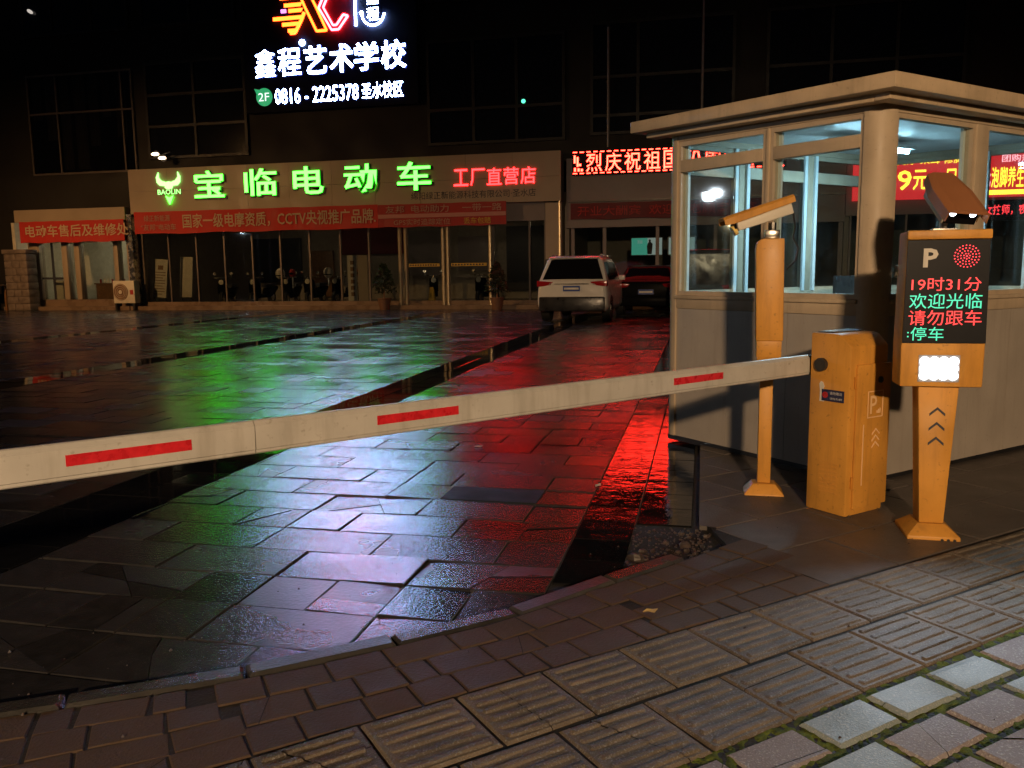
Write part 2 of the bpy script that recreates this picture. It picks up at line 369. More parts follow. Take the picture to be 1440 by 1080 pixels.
def cracked(me0, name, mat, parent, loc, rot, n=1, jig=.004):
    """break a piece along one or two ragged lines: each fragment its own object"""
    frs = [bmesh.new()]; frs[0].from_mesh(me0)
    for _ in range(n):
        out = []
        ang = rnd.uniform(0, math.pi); nn = Vector((math.cos(ang), math.sin(ang), 0)); pc = Vector((rnd.uniform(-.06, .06), rnd.uniform(-.05, .05), 0))
        for bm in frs:
            for sgn in (1, -1):
                b2 = bm.copy(); g = list(b2.verts)+list(b2.edges)+list(b2.faces)
                rs = bmesh.ops.bisect_plane(b2, geom=g, plane_co=pc+nn*sgn*.0016, plane_no=nn*sgn, clear_inner=True)
                es = [e for e in rs['geom_cut'] if isinstance(e, bmesh.types.BMEdge)]
                if len(b2.faces) > 1: out.append(b2)
                else: b2.free()
            bm.free()
        frs = out
    res = []
    for bm in frs:
        me = bpy.data.meshes.new(name); bm.to_mesh(me); bm.free()
        o = link(name, me, mat, parent, loc, rot)
        o.location = Vector(loc)+Vector((rnd.uniform(-jig, jig)*.4, rnd.uniform(-jig, jig)*.4, rnd.uniform(-jig, jig*.3)))
        o.rotation_euler = Euler((rot[0]+rnd.uniform(-.004, .004), rot[1]+rnd.uniform(-.004, .004), rot[2])); res.append(o)
    return res
near = stones[:285]; far = stones[285:]
for (x, y, w_, d_) in near:
    tl = (.024 if rnd.random() < .25 else .009) if y < 5.0 else .0065 if y < 9 else .0045
    rot = (max(-.03, min(.03, rnd.gauss(0, tl))), max(-.02, min(.02, rnd.gauss(0, tl*.6))), rnd.gauss(0, .004)); loc = (x, y, rnd.uniform(-.003, .0015))
    if y < 5.2 and rnd.random() < .24: cracked(piece(w_, d_), 'paving_stone', m_lot, lot, loc, rot, rnd.choice((1, 2)))
    else: link('paving_stone', piece(w_, d_), m_lot, lot, loc, rot)
mb = MB()
for (x, y, w_, d_) in far:
    g = .004; a, b = w_/2-g, d_/2-g; tx, ty = rnd.gauss(0, .0045), rnd.gauss(0, .004); z = rnd.uniform(-.003, .0015)
    def P(px, py, zz=0): return (x+px, y+py, z+px*ty+py*tx+zz)
    mb.add([P(-a,-b,-.025),P(a,-b,-.025),P(a,b,-.025),P(-a,b,-.025),P(-a,-b),P(a,-b),P(a,b),P(-a,b)], [(4,5,6,7),(0,1,5,4),(1,2,6,5),(2,3,7,6),(3,0,4,7)])
o = mb.build('distant_paving', m_lot, lot); tag(o, kind='stuff')
# black granite drain strips, two tiles wide
tiles = []
for i, (a, b) in enumerate(STRIPS):
    for k in range(95):
        y = .3+k*.302
        for c in (0, 1):
            x = a+.1425+c*.285
            if i == 0 and (y < 3.3 or (c == 1 and y < 4.1)): continue
            u_, v_ = to_uv(x, y)
            if v_ < kerb_v(u_)-.3: continue
            tiles.append((x, y+.151, .285, .302))
tiles.sort(key=rank)
for (x, y, w_, d_) in tiles[:200]:
    me = piece(w_, d_, .03, .003, .0051 if x > -1 else .005 if x > -5 else .0052)
    link('black_tile', me, m_blackw if x > -1 else m_blackp, lot, (x, y, rnd.uniform(-.002, .001)), (rnd.gauss(0, .0022), rnd.gauss(0, .002), 0))
mb = MB()
for (x, y, w_, d_) in tiles[200:]:
    a, b = w_/2-.003, d_/2-.003; z = rnd.uniform(-.002, .001); mb.add([(x-a,y-b,z),(x+a,y-b,z),(x+a,y+b,z),(x-a,y+b,z)], [(0,1,2,3)])
o = mb.build('distant_black_tiles', m_blackp, lot); tag(o, kind='stuff')
chamfer_piece(.57, .29, .03, .004).build('drain_cover', M('dark_cover_slab', (.016, .02, .018), .6, var=.2, spec=.1), lot, loc=(-1.18, 4.62, .007))

# ---- sidewalk: sub-base, bricks, tactile tiles, square pavers, slabs, kerb
pts = [uv(u/4, kerb_v(u/4)) for u in range(-24, 12)]
poly = [(p.x, p.y) for p in pts]+[(p.x, p.y) for p in (Vector((.0, 4.35, 0)), Vector((.0, 12, 0)), uv(14, 8), uv(14, -3), uv(-6, -3))]
sidewalk = MB().prism(poly, -.03, .0225, 'z').build('sidewalk', m_bed); tag(sidewalk, kind='structure')
RZ = math.atan2(UX.y, UX.x); ZT = .032
# kerb stones following the flare
u = -3.2
while u < 2.35:
    l = rnd.uniform(.42, .52); a, b = uv(u, kerb_v(u)+.045), uv(u+l, kerb_v(u+l)+.045); d = b-a; m_ = (a+b)/2
    if u+l > 2.45: break
    me = chamfer_piece(d.length-.012, .085, .08, .01).mesh('kerb_stone')
    link('kerb_stone', me, m_kerb, sidewalk, (m_.x, m_.y, .033+rnd.uniform(-.004, .003)), (rnd.gauss(0, .01), rnd.gauss(0, .01), math.atan2(d.y, d.x)))
    u += l
# brick courses between kerb and tactile tiles
for r_ in range(4):
    u = -3.0+rnd.uniform(0, .2)
    while u < 2.72:
        l = rnd.choice((.2, .2, .2, .24, .15, .105))
        uc = u+l/2; top = kerb_v(uc)-.002; v0 = 2.152; pit = (top-v0)/(3 if top-v0 < .47 else 4)
        if (top-v0)/pit > r_+.5:
            vc = v0+(r_+.5)*pit; sl_ = (kerb_v(u+l)-kerb_v(u))/l*(r_+.5)*pit/(top-v0)
            me = piece(round(l, 2), round(pit, 2), .03, .0035, .008); p = uv(uc, vc)
            loc = (p.x, p.y, ZT-.004+rnd.uniform(-.002, .0015)); rot = (rnd.gauss(0, .007), rnd.gauss(0, .007), RZ+math.atan(sl_)+rnd.gauss(0, .012))
            if rnd.random() < .13 and l > .14: cracked(me, 'paving_brick', m_brick, sidewalk, loc, rot, 1, .002)
            else: link('paving_brick', me, m_brick, sidewalk, loc, rot)
        u += l
# ribbed tactile tiles, two rows
tacts = []
for q_ in range(6):
    tm = chamfer_piece(.296, .297, .035, .006); tm.f.pop(); tm.f.append((8, 9, 10, 11))
    for k in range(6):
        yc = -.120+k*.048+rnd.uniform(-.002, .002); a, n_ = .130, 5; rr = []
        for i_ in range(n_+1):
            x = (-a, -a*.93, -a*.35, a*.3, a*.93, a)[i_]; e_ = 0 if i_ in (0, n_) else 1; b = (.0150+rnd.uniform(-.003, .002))*(.6 if e_ < 1 else 1); h_ = (.0072+rnd.uniform(-.0028, .0006))*e_
            dy = rnd.uniform(-.0015, .0015); rr.append([(x, yc-b+dy, -.0005), (x, yc-b*.6+dy, h_*.85), (x, yc+dy, h_), (x, yc+b*.6+dy, h_*.85), (x, yc+b+dy, -.0005)])
        kk = len(tm.v); tm.v += [p for r0_ in rr for p in r0_]
        for i_ in range(n_):
            for c_ in range(4): tm.f.append((kk+i_*5+c_, kk+i_*5+5+c_, kk+i_*5+6+c_, kk+i_*5+1+c_))
    tacts.append(tm.mesh('tactile_tile'))
for r_ in range(2):
    for k in range(-8, 26):
        u = .115+k*.3065+(.0 if r_ == 0 else .15); p = uv(u, 1.675+r_*.316)
        tact = rnd.choice(tacts); loc = (p.x, p.y, ZT+rnd.uniform(-.0015, .001)); rot = (rnd.gauss(0, .003), rnd.gauss(0, .003), RZ+rnd.choice((0, math.pi))+rnd.gauss(0, .006))
        q = inv_scale(p.x, p.y)
        if not q or not (-200 < q[0] < 1650): continue
        if rnd.random() < (.34 if u < 2.3 else .12): cracked(tact, 'tactile_tile', m_tact, sidewalk, loc, rot, rnd.choice((1, 1, 2)), .003)
        else: link('tactile_tile', tact, m_tact, sidewalk, loc, rot)
# square pavers on the near side, moss in the joints
for r_ in range(8):
    for k in range(-4, 16):
        u = 1.06+k*.287+(.0 if r_ % 2 == 0 else .13); v = 1.43-r_*.168
        p = uv(u, v); q = inv_scale(p.x, p.y)
        if not q or not (-150 < q[0] < 1600) or q[1] > 1200: continue
        me = piece(.262, .142, .04, .011, .006); bl = rnd.random() < .5
        loc = (p.x, p.y, ZT+.002+rnd.uniform(-.004, .004)); rot = (rnd.gauss(0, .012), rnd.gauss(0, .012), RZ+rnd.gauss(0, .012))
        mat = m_paverA if bl else m_paverB
        key = ('pv', bl)
        if key not in cache: cache[key] = chamfer_piece(.258, .140, .04, .009).mesh('paver')
        if rnd.random() < .45: cracked(cache[key], 'square_paver', mat, sidewalk, loc, rot, 1, .004)
        else: link('square_paver', cache[key], mat, sidewalk, loc, rot)
mb = MB(); N = 150
for i in range(150):
    for j in range(75):
        u, v = .75+i*.016, .30+j*.0166
        p = uv(u, v); mb.v.append((p.x, p.y, .0195+rnd.uniform(0, .008)))
for i in range(149):
    for j in range(74): mb.f.append((i*75+j, (i+1)*75+j, (i+1)*75+j+1, i*75+j+1))
o = mb.build('joint_moss', m_moss, sidewalk); tag(o, kind='stuff')
# concrete slabs on the island round the booth
def cut(bm, co, no):
    bmesh.ops.bisect_plane(bm, geom=list(bm.verts)+list(bm.edges)+list(bm.faces), plane_co=co, plane_no=no, clear_inner=True)
ROTM = Matrix.Rotation(RZ, 4, 'Z')
for i in range(-8, 16):
    for j in range(0, 16):
        u0_, v0_ = 2.25+i*.62+(.31 if j % 2 else 0), 2.16+j*.40
        p = uv(u0_, v0_+.2); q = inv_scale(p.x, p.y)
        if p.x < -.5 or p.x > 5 or p.y > 8 or not q: continue
        me0 = piece(.62, .40, .03, .004, .008); W_ = Matrix.Translation((p.x, p.y, ZT-.004+rnd.uniform(-.002, .002))) @ ROTM @ Euler((rnd.gauss(0, .003), rnd.gauss(0, .003), 0)).to_matrix().to_4x4()
        bm = bmesh.new(); bm.from_mesh(me0); bm.transform(W_)
        cut(bm, Vector((.004, 0, 0)), Vector((1, 0, 0)))
        if bm.faces and v0_ < 2.75: cut(bm, uv(2.735, 0), UX)
        if bm.faces and v0_ < 3.3 and p.y < 4.5: cut(bm, Vector((0, 4.16, 0)) if p.x < .25 else uv(2.735, 0), Vector((.25, .97, 0)) if p.x < .25 else UX)
        if len(bm.faces) > 2:
            bm.transform(Matrix.Translation((-p.x, -p.y, 0))); me = bpy.data.meshes.new('island_slab'); bm.to_mesh(me); link('island_slab', me, m_slab, sidewalk, (p.x, p.y, 0))
        bm.free()
MB().prism([(.006, 4.2), (.9, 4.2), (4, 4.2), (4, 12), (.006, 12)], -.02, .018, 'z').build('island_concrete', m_slab, sidewalk)
grit = MB()
for k in range(420):
    u, v = rnd.uniform(-1.6, 5), rnd.uniform(1.2, 3.6); p = uv(u, v); z = ZT if v < kerb_v(u) else .004
    if v > kerb_v(u) and u > 2.6: z = ZT-.002
    r_ = abs(rnd.gauss(0, .0022))+.0012
    grit.add([(p.x-r_, p.y, z), (p.x, p.y-r_, z), (p.x+r_, p.y, z), (p.x, p.y+r_*1.3, z), (p.x+r_*.2, p.y, z+r_*1.3)], [(0, 1, 4), (1, 2, 4), (2, 3, 4), (3, 0, 4)])
o = grit.build('grit', m_rubble, sidewalk); tag(o, kind='stuff')
# rubble at the broken end of the drain strip
rub = MB()
for k in range(420):
    c = Vector((rnd.uniform(-.31, .06), rnd.uniform(3.4, 4.15), .0)); r_ = rnd.uniform(.003, .008) if k < 385 else rnd.uniform(.010, .018)
    rub.sphere((c.x, c.y, r_*.6+.005), r_, 5, 4, (rnd.uniform(.7, 1.4), rnd.uniform(.7, 1.3), rnd.uniform(.5, .9)))
o = rub.build('rubble', m_rubble); tag(o, 'small broken stone chips at the crumbled end of the black drain strip', None, kind='stuff')
for k, (x, y, s_, lb) in enumerate([(-.27, 3.62, .034, 'pale broken stone lump, largest in the rubble by the drain strip'), (-.14, 3.58, .026, 'reddish stone lump nearest the slabs in the rubble'), (-.06, 3.85, .024, 'brown stone lump at the back of the rubble beside the booth')]):
    mb = MB().sphere((0, 0, s_*.5), s_, 7, 5, (1.2, .9, .75))
    mb.v = [(a+rnd.uniform(-.15, .15)*s_, b+rnd.uniform(-.15, .15)*s_, c+rnd.uniform(-.15, .15)*s_) for a, b, c in mb.v]
    o = mb.build('stone_lump', m_rubble, loc=(x, y, .008)); tag(o, lb, 'stone', 'loose stones in the rubble')
# fallen leaves and scraps
for (x, y, z, s_, a, m_, lb) in [(-.17, 3.01, .034, .03, .4, m_leafy, 'dry yellow leaf lying on the brick course in front of the rubble'),
      (-.60, 4.93, .004, .03, 1.2, m_paper, 'torn white scrap on wet paving left of the black strip'),
      (-1.62, 5.92, .004, .035, .2, m_paper, 'thin white strip of litter on wet paving under the barrier arm')]:
    mb = MB().add([(-s_, 0, .004), (-s_*.3, s_*.45, .009), (s_*.5, s_*.4, .006), (s_, 0, .012), (s_*.4, -s_*.45, .004), (-s_*.4, -s_*.4, .01), (0, 0, .003)], [(0, 6, 1), (1, 6, 2), (2, 6, 3), (3, 6, 4), (4, 6, 5), (5, 6, 0)])
    mb.v += [(p[0], p[1], p[2]-.0025) for p in mb.v[:7]]; mb.f += [tuple(i+7 for i in q)[::-1] for q in mb.f[:6]]
    o = mb.build('fallen_leaf' if m_ is m_leafy else 'paper_scrap', m_, loc=(x, y, z), rot=(0, 0, a)); tag(o, lb, 'leaf' if m_ is m_leafy else 'litter')

# ================================================================== BUILDINGS ACROSS THE LOT
YF = 29.5
bld = thing('commercial_building', 'dark multi-storey building with unlit curtain glass above the row of shops', 'building', (0, 30, 0))
def P_(mbx, name, mat, par, **k):
    """build a part given in world coordinates under a parent Empty that sits at par.location"""
    o = mbx.build(name, mat, par, **k); L0 = Vector(par.location)
    o.data.transform(Matrix.Translation(-L0)); return o
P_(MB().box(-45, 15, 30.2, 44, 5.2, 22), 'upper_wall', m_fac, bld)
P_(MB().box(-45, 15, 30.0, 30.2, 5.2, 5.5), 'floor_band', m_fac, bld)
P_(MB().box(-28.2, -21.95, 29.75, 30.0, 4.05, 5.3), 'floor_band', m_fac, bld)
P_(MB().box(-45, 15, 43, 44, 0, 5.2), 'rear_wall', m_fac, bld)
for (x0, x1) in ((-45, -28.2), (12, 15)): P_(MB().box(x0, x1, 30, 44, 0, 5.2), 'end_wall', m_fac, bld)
m_mull2 = M('shaded_mullion', (.014, .013, .013), .5, var=.1)  # darker copy of the mullion colour, shade on the unlit windows painted in
def upper_window(x0, x1, z0, z1, xs, zs, mm=.05, curtains=False, pane=m_facglass, mm_mat=None):
    fr = MB(); Y0, Y1 = 30.08, 30.19
    for x in [x0, x1]+xs: fr.box(x-mm, x+mm, Y0, Y1, z0-mm, z1+mm)
    for z in [z0, z1]+zs:
        ed = sorted([x0, x1]+xs)
        for a, b in zip(ed, ed[1:]): fr.box(a+mm, b-mm, Y0, Y1, z-mm, z+mm)
    fo = P_(fr, 'window_frame', mm_mat or m_mull2, bld)
    ex, ez = sorted([x0, x1]+xs), sorted([z0, z1]+zs)
    for a, b in zip(ex, ex[1:]):
        for c, d in zip(ez, ez[1:]):
            po = MB().box(a+mm, b-mm, 30.13, 30.15, c+mm, d-mm).build('pane', pane, fo); po.data.transform(Matrix.Translation((0, -30, 0)))
    return fo
m_g2 = GLASS('window_glass', tint=(.55, .55, .55))
wf = upper_window(-27.1, -22.25, 5.55, 9.45, [-25.75, -22.72], [7.95], .035, pane=m_g2, mm_mat=m_mull)
cw = MB()
for k in range(7):
    xa = -27.0+k*.66+rnd.uniform(-.05, .05); wd = rnd.uniform(.35, .55); n = 10
    zb = 5.7+rnd.choice((0, 1.2, .9, 2.0))
    ring = lambda z: [(xa+wd*i/n, 30.175+.015*math.sin(i*2.4+k), z) for i in range(n+1)]
    a, b = ring(zb), ring(9.4); kk = len(cw.v); cw.v += a+b; cw.f += [(kk+i, kk+i+1, kk+n+2+i, kk+n+1+i) for i in range(n)]
co = cw.build('curtain', m_curt, wf); co.data.transform(Matrix.Translation((0, -30, 0)))
upper_window(-21.6, -17.3, 6.0, 9.6, [-19.5], [7.2, 8.4]); upper_window(-9.9, -4.9, 6.0, 9.6, [-8.2, -6.6], [7.2])
upper_window(-3.9, .9, 6.1, 9.8, [-3.31, -2.3, -.13], [6.7, 8.0]); upper_window(2, 8, 6.1, 9.8, [4, 6], [8.0])
upper_window(-27.1, -22.25, 11, 14.5, [-25.7, -23.9], [12.8]); upper_window(-21.6, -17.6, 11, 14.5, [-19.5], [12.8])
upper_window(-9.9, -4.9, 11, 14.5, [-8.2, -6.6], [12.8]); upper_window(-3.9, .9, 11, 14.5, [-2.3], [12.8]); upper_window(2, 8, 11, 14.5, [4, 6], [12.8])
for x in (-3.31, -.12):
    o = MB().tube((x, 29.93, 5.6), (x, 29.93, 9.6 if x < -1 else 10.4), .035, 8).build('drain_pipe', M('pipe_grey', (.3, .28, .28), .4))
    tag(o, 'thin grey drain pipe on the dark wall %s' % ('straight above the red scrolling sign' if x < -1 else 'farther right, rising above the guard booth roof'), 'pipe', 'drain pipes on the dark upper wall')

def panes(par, xs, z0, z1, y=29.62, mat=m_glassd, mm=.03, matm=m_mull, name='window'):
    for a, b in zip(xs, xs[1:]):
        w_ = P_(MB().box(a-mm, a+mm, y-.05, y+.05, z0, z1), 'mullion', matm, par)
        P_(MB().box(a+mm, b-mm, y-.006, y+.006, z0, z1), 'pane', mat, par)
    P_(MB().box(xs[-1]-mm, xs[-1]+mm, y-.05, y+.05, z0, z1), 'mullion', matm, par)
def shell(par, x0, x1, depth, z1, wall=m_inwall):
    P_(MB().box(x0, x1, 29.62, 29.62+depth, .15, .17), 'floor', m_infloor, par)
    P_(MB().box(x0, x1, 29.62+depth, 29.8+depth, .17, z1), 'back_wall', wall, par)
    P_(MB().box(x0, x0+.15, 29.7, 29.6+depth, .17, z1), 'side_wall', wall, par); P_(MB().box(x1-.15, x1, 29.7, 29.6+depth, .17, z1), 'side_wall', wall, par)
    P_(MB().box(x0, x1, 29.9, 29.8+depth, z1, z1+.15), 'ceiling', wall, par)
# ---- scooter shop
shop = thing('scooter_shop', 'wide glass-fronted scooter shop under the green lettered signboard', 'shop', (-13.6, 29.5, 0))
P_(MB().box(-22.2, -4.85, 29.05, 29.72, -.02, .15), 'plinth', m_plinth, shop)
P_(MB().box(-21.9, -5.5, 29.5, 29.70, .15, .30), 'sill', m_plinth, shop)
panes(shop, [-21.85, -20.68, -19.45, -18.23, -17.03, -15.84, -14.62, -13.36, -12.21, -11.0], .30, 3.1)
panes(shop, [-7.4, -6.07, -5.5], .30, 3.7)
P_(MB().box(-21.9, -5.5, 29.55, 29.85, 3.12, 3.78), 'header', m_acp2, shop)
for x in (-10.95, -10.72, -9.28, -9.10, -7.50):
    P_(MB().tube((x, 29.5, .15), (x, 29.5, 3.12), .07, 10), 'door_post', m_brass, shop, smooth=True)
for (a, b) in ((-10.64, -9.36), (-9.02, -7.58)):
    d = P_(MB().box(a, b, 29.53, 29.56, .17, 3.0), 'door', m_glassd, shop)
    hb = MB().box(a+.05, b-.05, 29.44, 29.47, 1.55, 1.66).build('push_bar', m_yel, d); hb.data.transform(Matrix.Translation(-Vector(shop.location)))
    for k in range(11):
        sb = MB().box(a+.09+k*(b-a-.2)/11, a+.09+(k+.55)*(b-a-.2)/11, 29.434, 29.4395, 1.575, 1.635).build('bar_marking', m_ink, d); sb.data.transform(Matrix.Translation(-Vector(shop.location)))
P_(MB().box(-22.2, -21.98, 29.15, 29.5, .15, 3.75), 'corner_post', m_steel, shop)
P_(MB().box(-5.45, -4.87, 29.4, 29.9, .15, 3.72), 'pillar', m_acp, shop)
P_(MB().tube((-4.93, 29.33, .15), (-4.93, 29.33, 4.2), .05, 10), 'corner_pipe', m_brass, shop, smooth=True)
shell(shop, -22.1, -4.9, 6.5, 4.0)
for k, (a, b, c, d, m_) in enumerate(((-16.2, -13.2, 2.2, 3.5, m_banner3), (-12.9, -11.2, 1.2, 3.2, m_acp2), (-20.6, -18.2, 1.0, 3.0, m_ink), (-10.6, -9.0, 1.4, 2.9, m_acp2), (-8.4, -6.0, .5, 3.3, m_ink), (-17.8, -16.6, .3, 2.4, m_wood))):
    P_(MB().box(a, b, 35.9, 36.05, c, d), 'wall_board_and_reflection', m_, shop, bevel=.01)  # the first, red one paints in a reflection on the glass; others are boards
lettering('wall_lettering', '中', -5.46, -5.05, 1.35, .5, 29.393, m_ink, shop).data.transform(Matrix.Translation(-Vector(shop.location)))
# signboard with panels
sg = thing('shop_signboard', 'long brown shop signboard with glowing green characters and a bull emblem', 'signboard', (-13.4, 29.3, 3.75))
xs = [-22.0+k*1.714 for k in range(11)]
for a, b in zip(xs, xs[1:]):
    for (c, d) in ((3.75, 4.6), (4.6, 5.46)): P_(MB().box(a+.004, b-.004, 29.2, 29.29, c+.004, d-.004), 'cladding_panel', m_acp, sg)
P_(MB().box(-22.0, -4.86, 29.29, 29.9, 3.76, 5.45), 'box', m_acp2, sg)
def sgl(name, t, x0, x1, z0, h, mat, off, ext, y=29.19, par=None, res=2, hfit=False, dim_sides=True):
    o = lettering(name, t, x0, x1, z0, h, y, mat, par or sg, off, ext, res, hfit=hfit, dim_sides=dim_sides); o.data.transform(Matrix.Translation(-Vector((par or sg).location))); return o
for ch, a, b in (('宝', -19.07, -17.79), ('临', -16.94, -15.60), ('电', -14.93, -13.71), ('动', -12.89, -11.61), ('车', -10.83, -9.55)):
    sgl('letter_back', ch, a-.04, b+.07, 4.21, 1.08, m_ink, .024, .03, hfit=True)
    sgl('letter', ch, a, b, 4.28, 1.0, E_green, .012, .05, y=29.155, hfit=True)
for ch, k in zip('工厂直营店', range(5)):
    a = -8.71+k*.61; sgl('letter', ch, a, a+.53, 4.37, .58, E_red, .003, .05, hfit=True)
sgl('company_lettering', '绵阳绿正新能源科技有限公司·圣水店', -10.35, -5.75, 3.93, .29, m_ink, .004, 0, y=29.197)
# bull emblem
bull = MB()
for s in (-1, 1):
    X = lambda x: -20.2+s*x
    bull.prism([(X(.05), 4.93), (X(.16), 4.93), (X(.16), 4.72), (X(.09), 4.66), (X(.05), 4.72)], 29.13, 29.19)
    bull.prism([(X(.18), 4.95), (X(.30), 4.98), (X(.42), 5.10), (X(.42), 5.30), (X(.52), 5.12), (X(.50), 4.92), (X(.38), 4.80), (X(.18), 4.78)], 29.13, 29.19)
    bull.prism([(X(.01), 4.95), (X(.03), 4.95), (X(.03), 4.66), (X(.01), 4.66)], 29.13, 29.19)
P_(bull, 'emblem_head', E_greenw, sg)
P_(MB().prism([(-20.36, 4.41), (-20.2, 4.08), (-20.04, 4.41), (-20.2, 4.33)], 29.13, 29.19), 'emblem_chin', E_green, sg)
sgl('emblem_lettering', 'BAOLIN', -20.70, -19.70, 4.46, .19, E_greenw, .004, .03, hfit=True)
# banners
def banner(name, label, x0, x1, z0, z1, mat, y, lines, stripe=None):
    n = 24; mb = MB(); pf = []
    for k in range(n+1):
        x = x0+(x1-x0)*k/n; dy = .012*math.sin(k*1.7)+.01*math.sin(k*.6)
        mb.v += [(x, y+dy, z0+.02*math.sin(k*.9)), (x, y+dy*.3, z1-.012*math.sin(k*.8)**2), (x, y+dy*.3+.006, z1-.012*math.sin(k*.8)**2), (x, y+dy+.006, z0+.02*math.sin(k*.9))]
    for k in range(n):
        b = 4*k
        mb.f += [(b, b+4, b+5, b+1), (b+2, b+6, b+7, b+3), (b+1, b+5, b+6, b+2), (b+3, b+7, b+4, b)]
    o = mb.build(name, mat); tag(o, label, 'banner')
    for (t, a, b, z, h, m_, off) in lines: lettering('lettering', t, a, b, z, h, y-.03, m_, o, off)
    if stripe: MB().box(x0, x1, y-.034, y-.024, *stripe).build('stripe', m_pinkstripe, o)
    return o
banner('shop_banner', 'long red cloth banner with cream text below the green lettered signboard', -21.8, -11.62, 2.97, 3.82, m_banner, 29.12,
   [('绿正新能源', -21.35, -20.2, 3.43, .26, m_printd, .004), ('“友邦”电动车', -21.5, -19.95, 3.09, .26, m_printd, .004), ('国家一级电摩资质，CCTV央视推广品牌.', -19.65, -11.7, 3.14, .56, m_print, .012)])
banner('door_banner', 'faded red banner with a pink stripe over the glass shop doors', -11.60, -6.80, 2.98, 3.80, m_banner2, 29.10,
   [('友邦  电动助力', -11.3, -8.9, 3.47, .28, m_printd, .006), ('一带一路', -8.4, -6.95, 3.47, .28, m_printd, .006), ('GPS实时追踪定位', -11.0, -8.85, 3.03, .24, m_printd, .004), ('丢车包赔', -8.35, -7.35, 3.03, .24, m_yel, .006),
    ('智能防盗', -11.1, -10.75, 3.335, .09, m_ink, .0), ('终身质保', -9.5, -9.1, 3.335, .09, m_ink, .0), ('全国联保', -7.8, -7.35, 3.335, .09, m_ink, .0)], (3.30, 3.44))
# ---- annex repair shop on the left
ann = thing('repair_shop', 'low scooter repair shop with pale frames left of the main shop', 'shop', (-24.7, 29.5, 0))
P_(MB().box(-28.2, -22.25, 29.05, 29.72, -.02, .15), 'plinth', m_plinth, ann)
P_(MB().box(-27.3, -22.25, 29.5, 29.7, .15, .42), 'sill', m_plinth, ann)
P_(MB().box(-27.35, -22.2, 29.1, 29.9, 3.55, 4.04), 'fascia', m_acp, ann)
P_(MB().box(-27.2, -22.25, 29.4, 29.8, 2.75, 3.54), 'header', m_acp2, ann)
for a, b in ((-27.15, -26.62), (-25.55, -25.3), (-24.95, -24.72), (-23.12, -22.92), (-22.5, -22.3)):
    P_(MB().box(a, b, 29.45, 29.75, .42, 2.74), 'frame_post', m_acp, ann, bevel=.01)
for a, b in ((-26.62, -25.55), (-25.3, -24.95), (-24.72, -23.12), (-22.92, -22.5)):
    P_(MB().box(a+.002, b-.002, 29.6, 29.612, .42, 2.74), 'pane', m_glassd, ann)
P_(MB().box(-26.14, -26.04, 29.55, 29.58, .42, 2.74), 'door_stile', m_ink, ann); P_(MB().box(-26.62, -25.55, 29.51, 29.54, 1.25, 1.33), 'door_rail', m_ink, ann)
shell(ann, -28.1, -22.25, 4.0, 3.6, m_inpale)
P_(MB().box(-26.5, -25.6, 30.1, 30.15, .3, 1.2), 'pale_board', m_inpale, ann)
lt_ = P_(MB().box(-25.6, -23.6, 31.5, 31.65, 3.45, 3.52), 'ceiling_tube', E_tubew, ann)
P_(MB().box(-17.6, -15.6, 31.2, 31.3, 3.85, 3.92), 'ceiling_tube', E_tubed, shop); P_(MB().box(-10.2, -8.6, 31.6, 31.7, 3.85, 3.92), 'ceiling_tube', E_tubed, shop)
banner('repair_banner', 'short red banner over the repair shop at far left', -27.05, -22.2, 2.72, 3.57, m_banner, 29.0, [('电动车售后及维修处', -26.75, -21.98, 2.93, .50, m_print, .012)])
o = thing('shop_counter', 'dark wooden counter with small bottles inside the repair shop', 'counter', (-23.9, 30.4, .17))
MB().box(-.75, .6, -.2, .3, 0, .85).build('cabinet', m_wood, o, bevel=.01); MB().box(-.8, .65, -.25, .35, .851, .9).build('top', m_wood, o, bevel=.008)
for k in range(7): MB().tube((-.68+k*.19, .02, .9), (-.68+k*.19, .02, 1.06+.05*(k % 3)), .035, 8).build('bottle', m_helm if k % 3 else m_scred, o)
o = thing('wall_shelf', 'dark goods on a wall shelf inside the repair shop', 'shelf', (-23.7, 33.3, 1.8))
MB().box(-.8, .8, -.3, .0, 0, .04).build('board', m_wood, o)
for k in range(6): MB().box(-.75+k*.25, -.57+k*.25, -.25, -.06, .041, .2+.08*((k*7) % 3)).build('box', m_ink if k % 2 else m_acp2, o)
# air conditioner outdoor unit
ac = thing('air_conditioner', 'cream air conditioner outdoor unit with round fan grille beside the repair shop door', 'air conditioner', (-22.33, 29.05, .0))
MB().box(-.48, .48, -.16, .16, .28, 1.16).build('casing', m_offw, ac, bevel=.015)
for s in (-.4, .4): MB().box(s-.04, s+.04, -.15, .15, 0, .279).build('foot', m_skid, ac)
MB().disc((-.14, -.163, .72), .33, (0, -1, 0), .012, 24).build('fan_recess', m_wood, ac)
gr = MB()
for k in range(1, 5):
    rr = .33*k/4.4
    for i in range(24):
        a, b = 2*math.pi*i/24, 2*math.pi*(i+1)/24; gr.tube((-.14+rr*math.cos(a), -.185, .72+rr*math.sin(a)), (-.14+rr*math.cos(b), -.185, .72+rr*math.sin(b)), .009, 4)
gr.build('fan_grille', m_offw, ac); MB().disc((-.14, -.18, .72), .075, (0, -1, 0), .015, 14).build('fan_hub', m_offw, ac)
MB().box(.28, .42, -.166, -.161, .62, .80).build('rating_label', m_scred, ac)
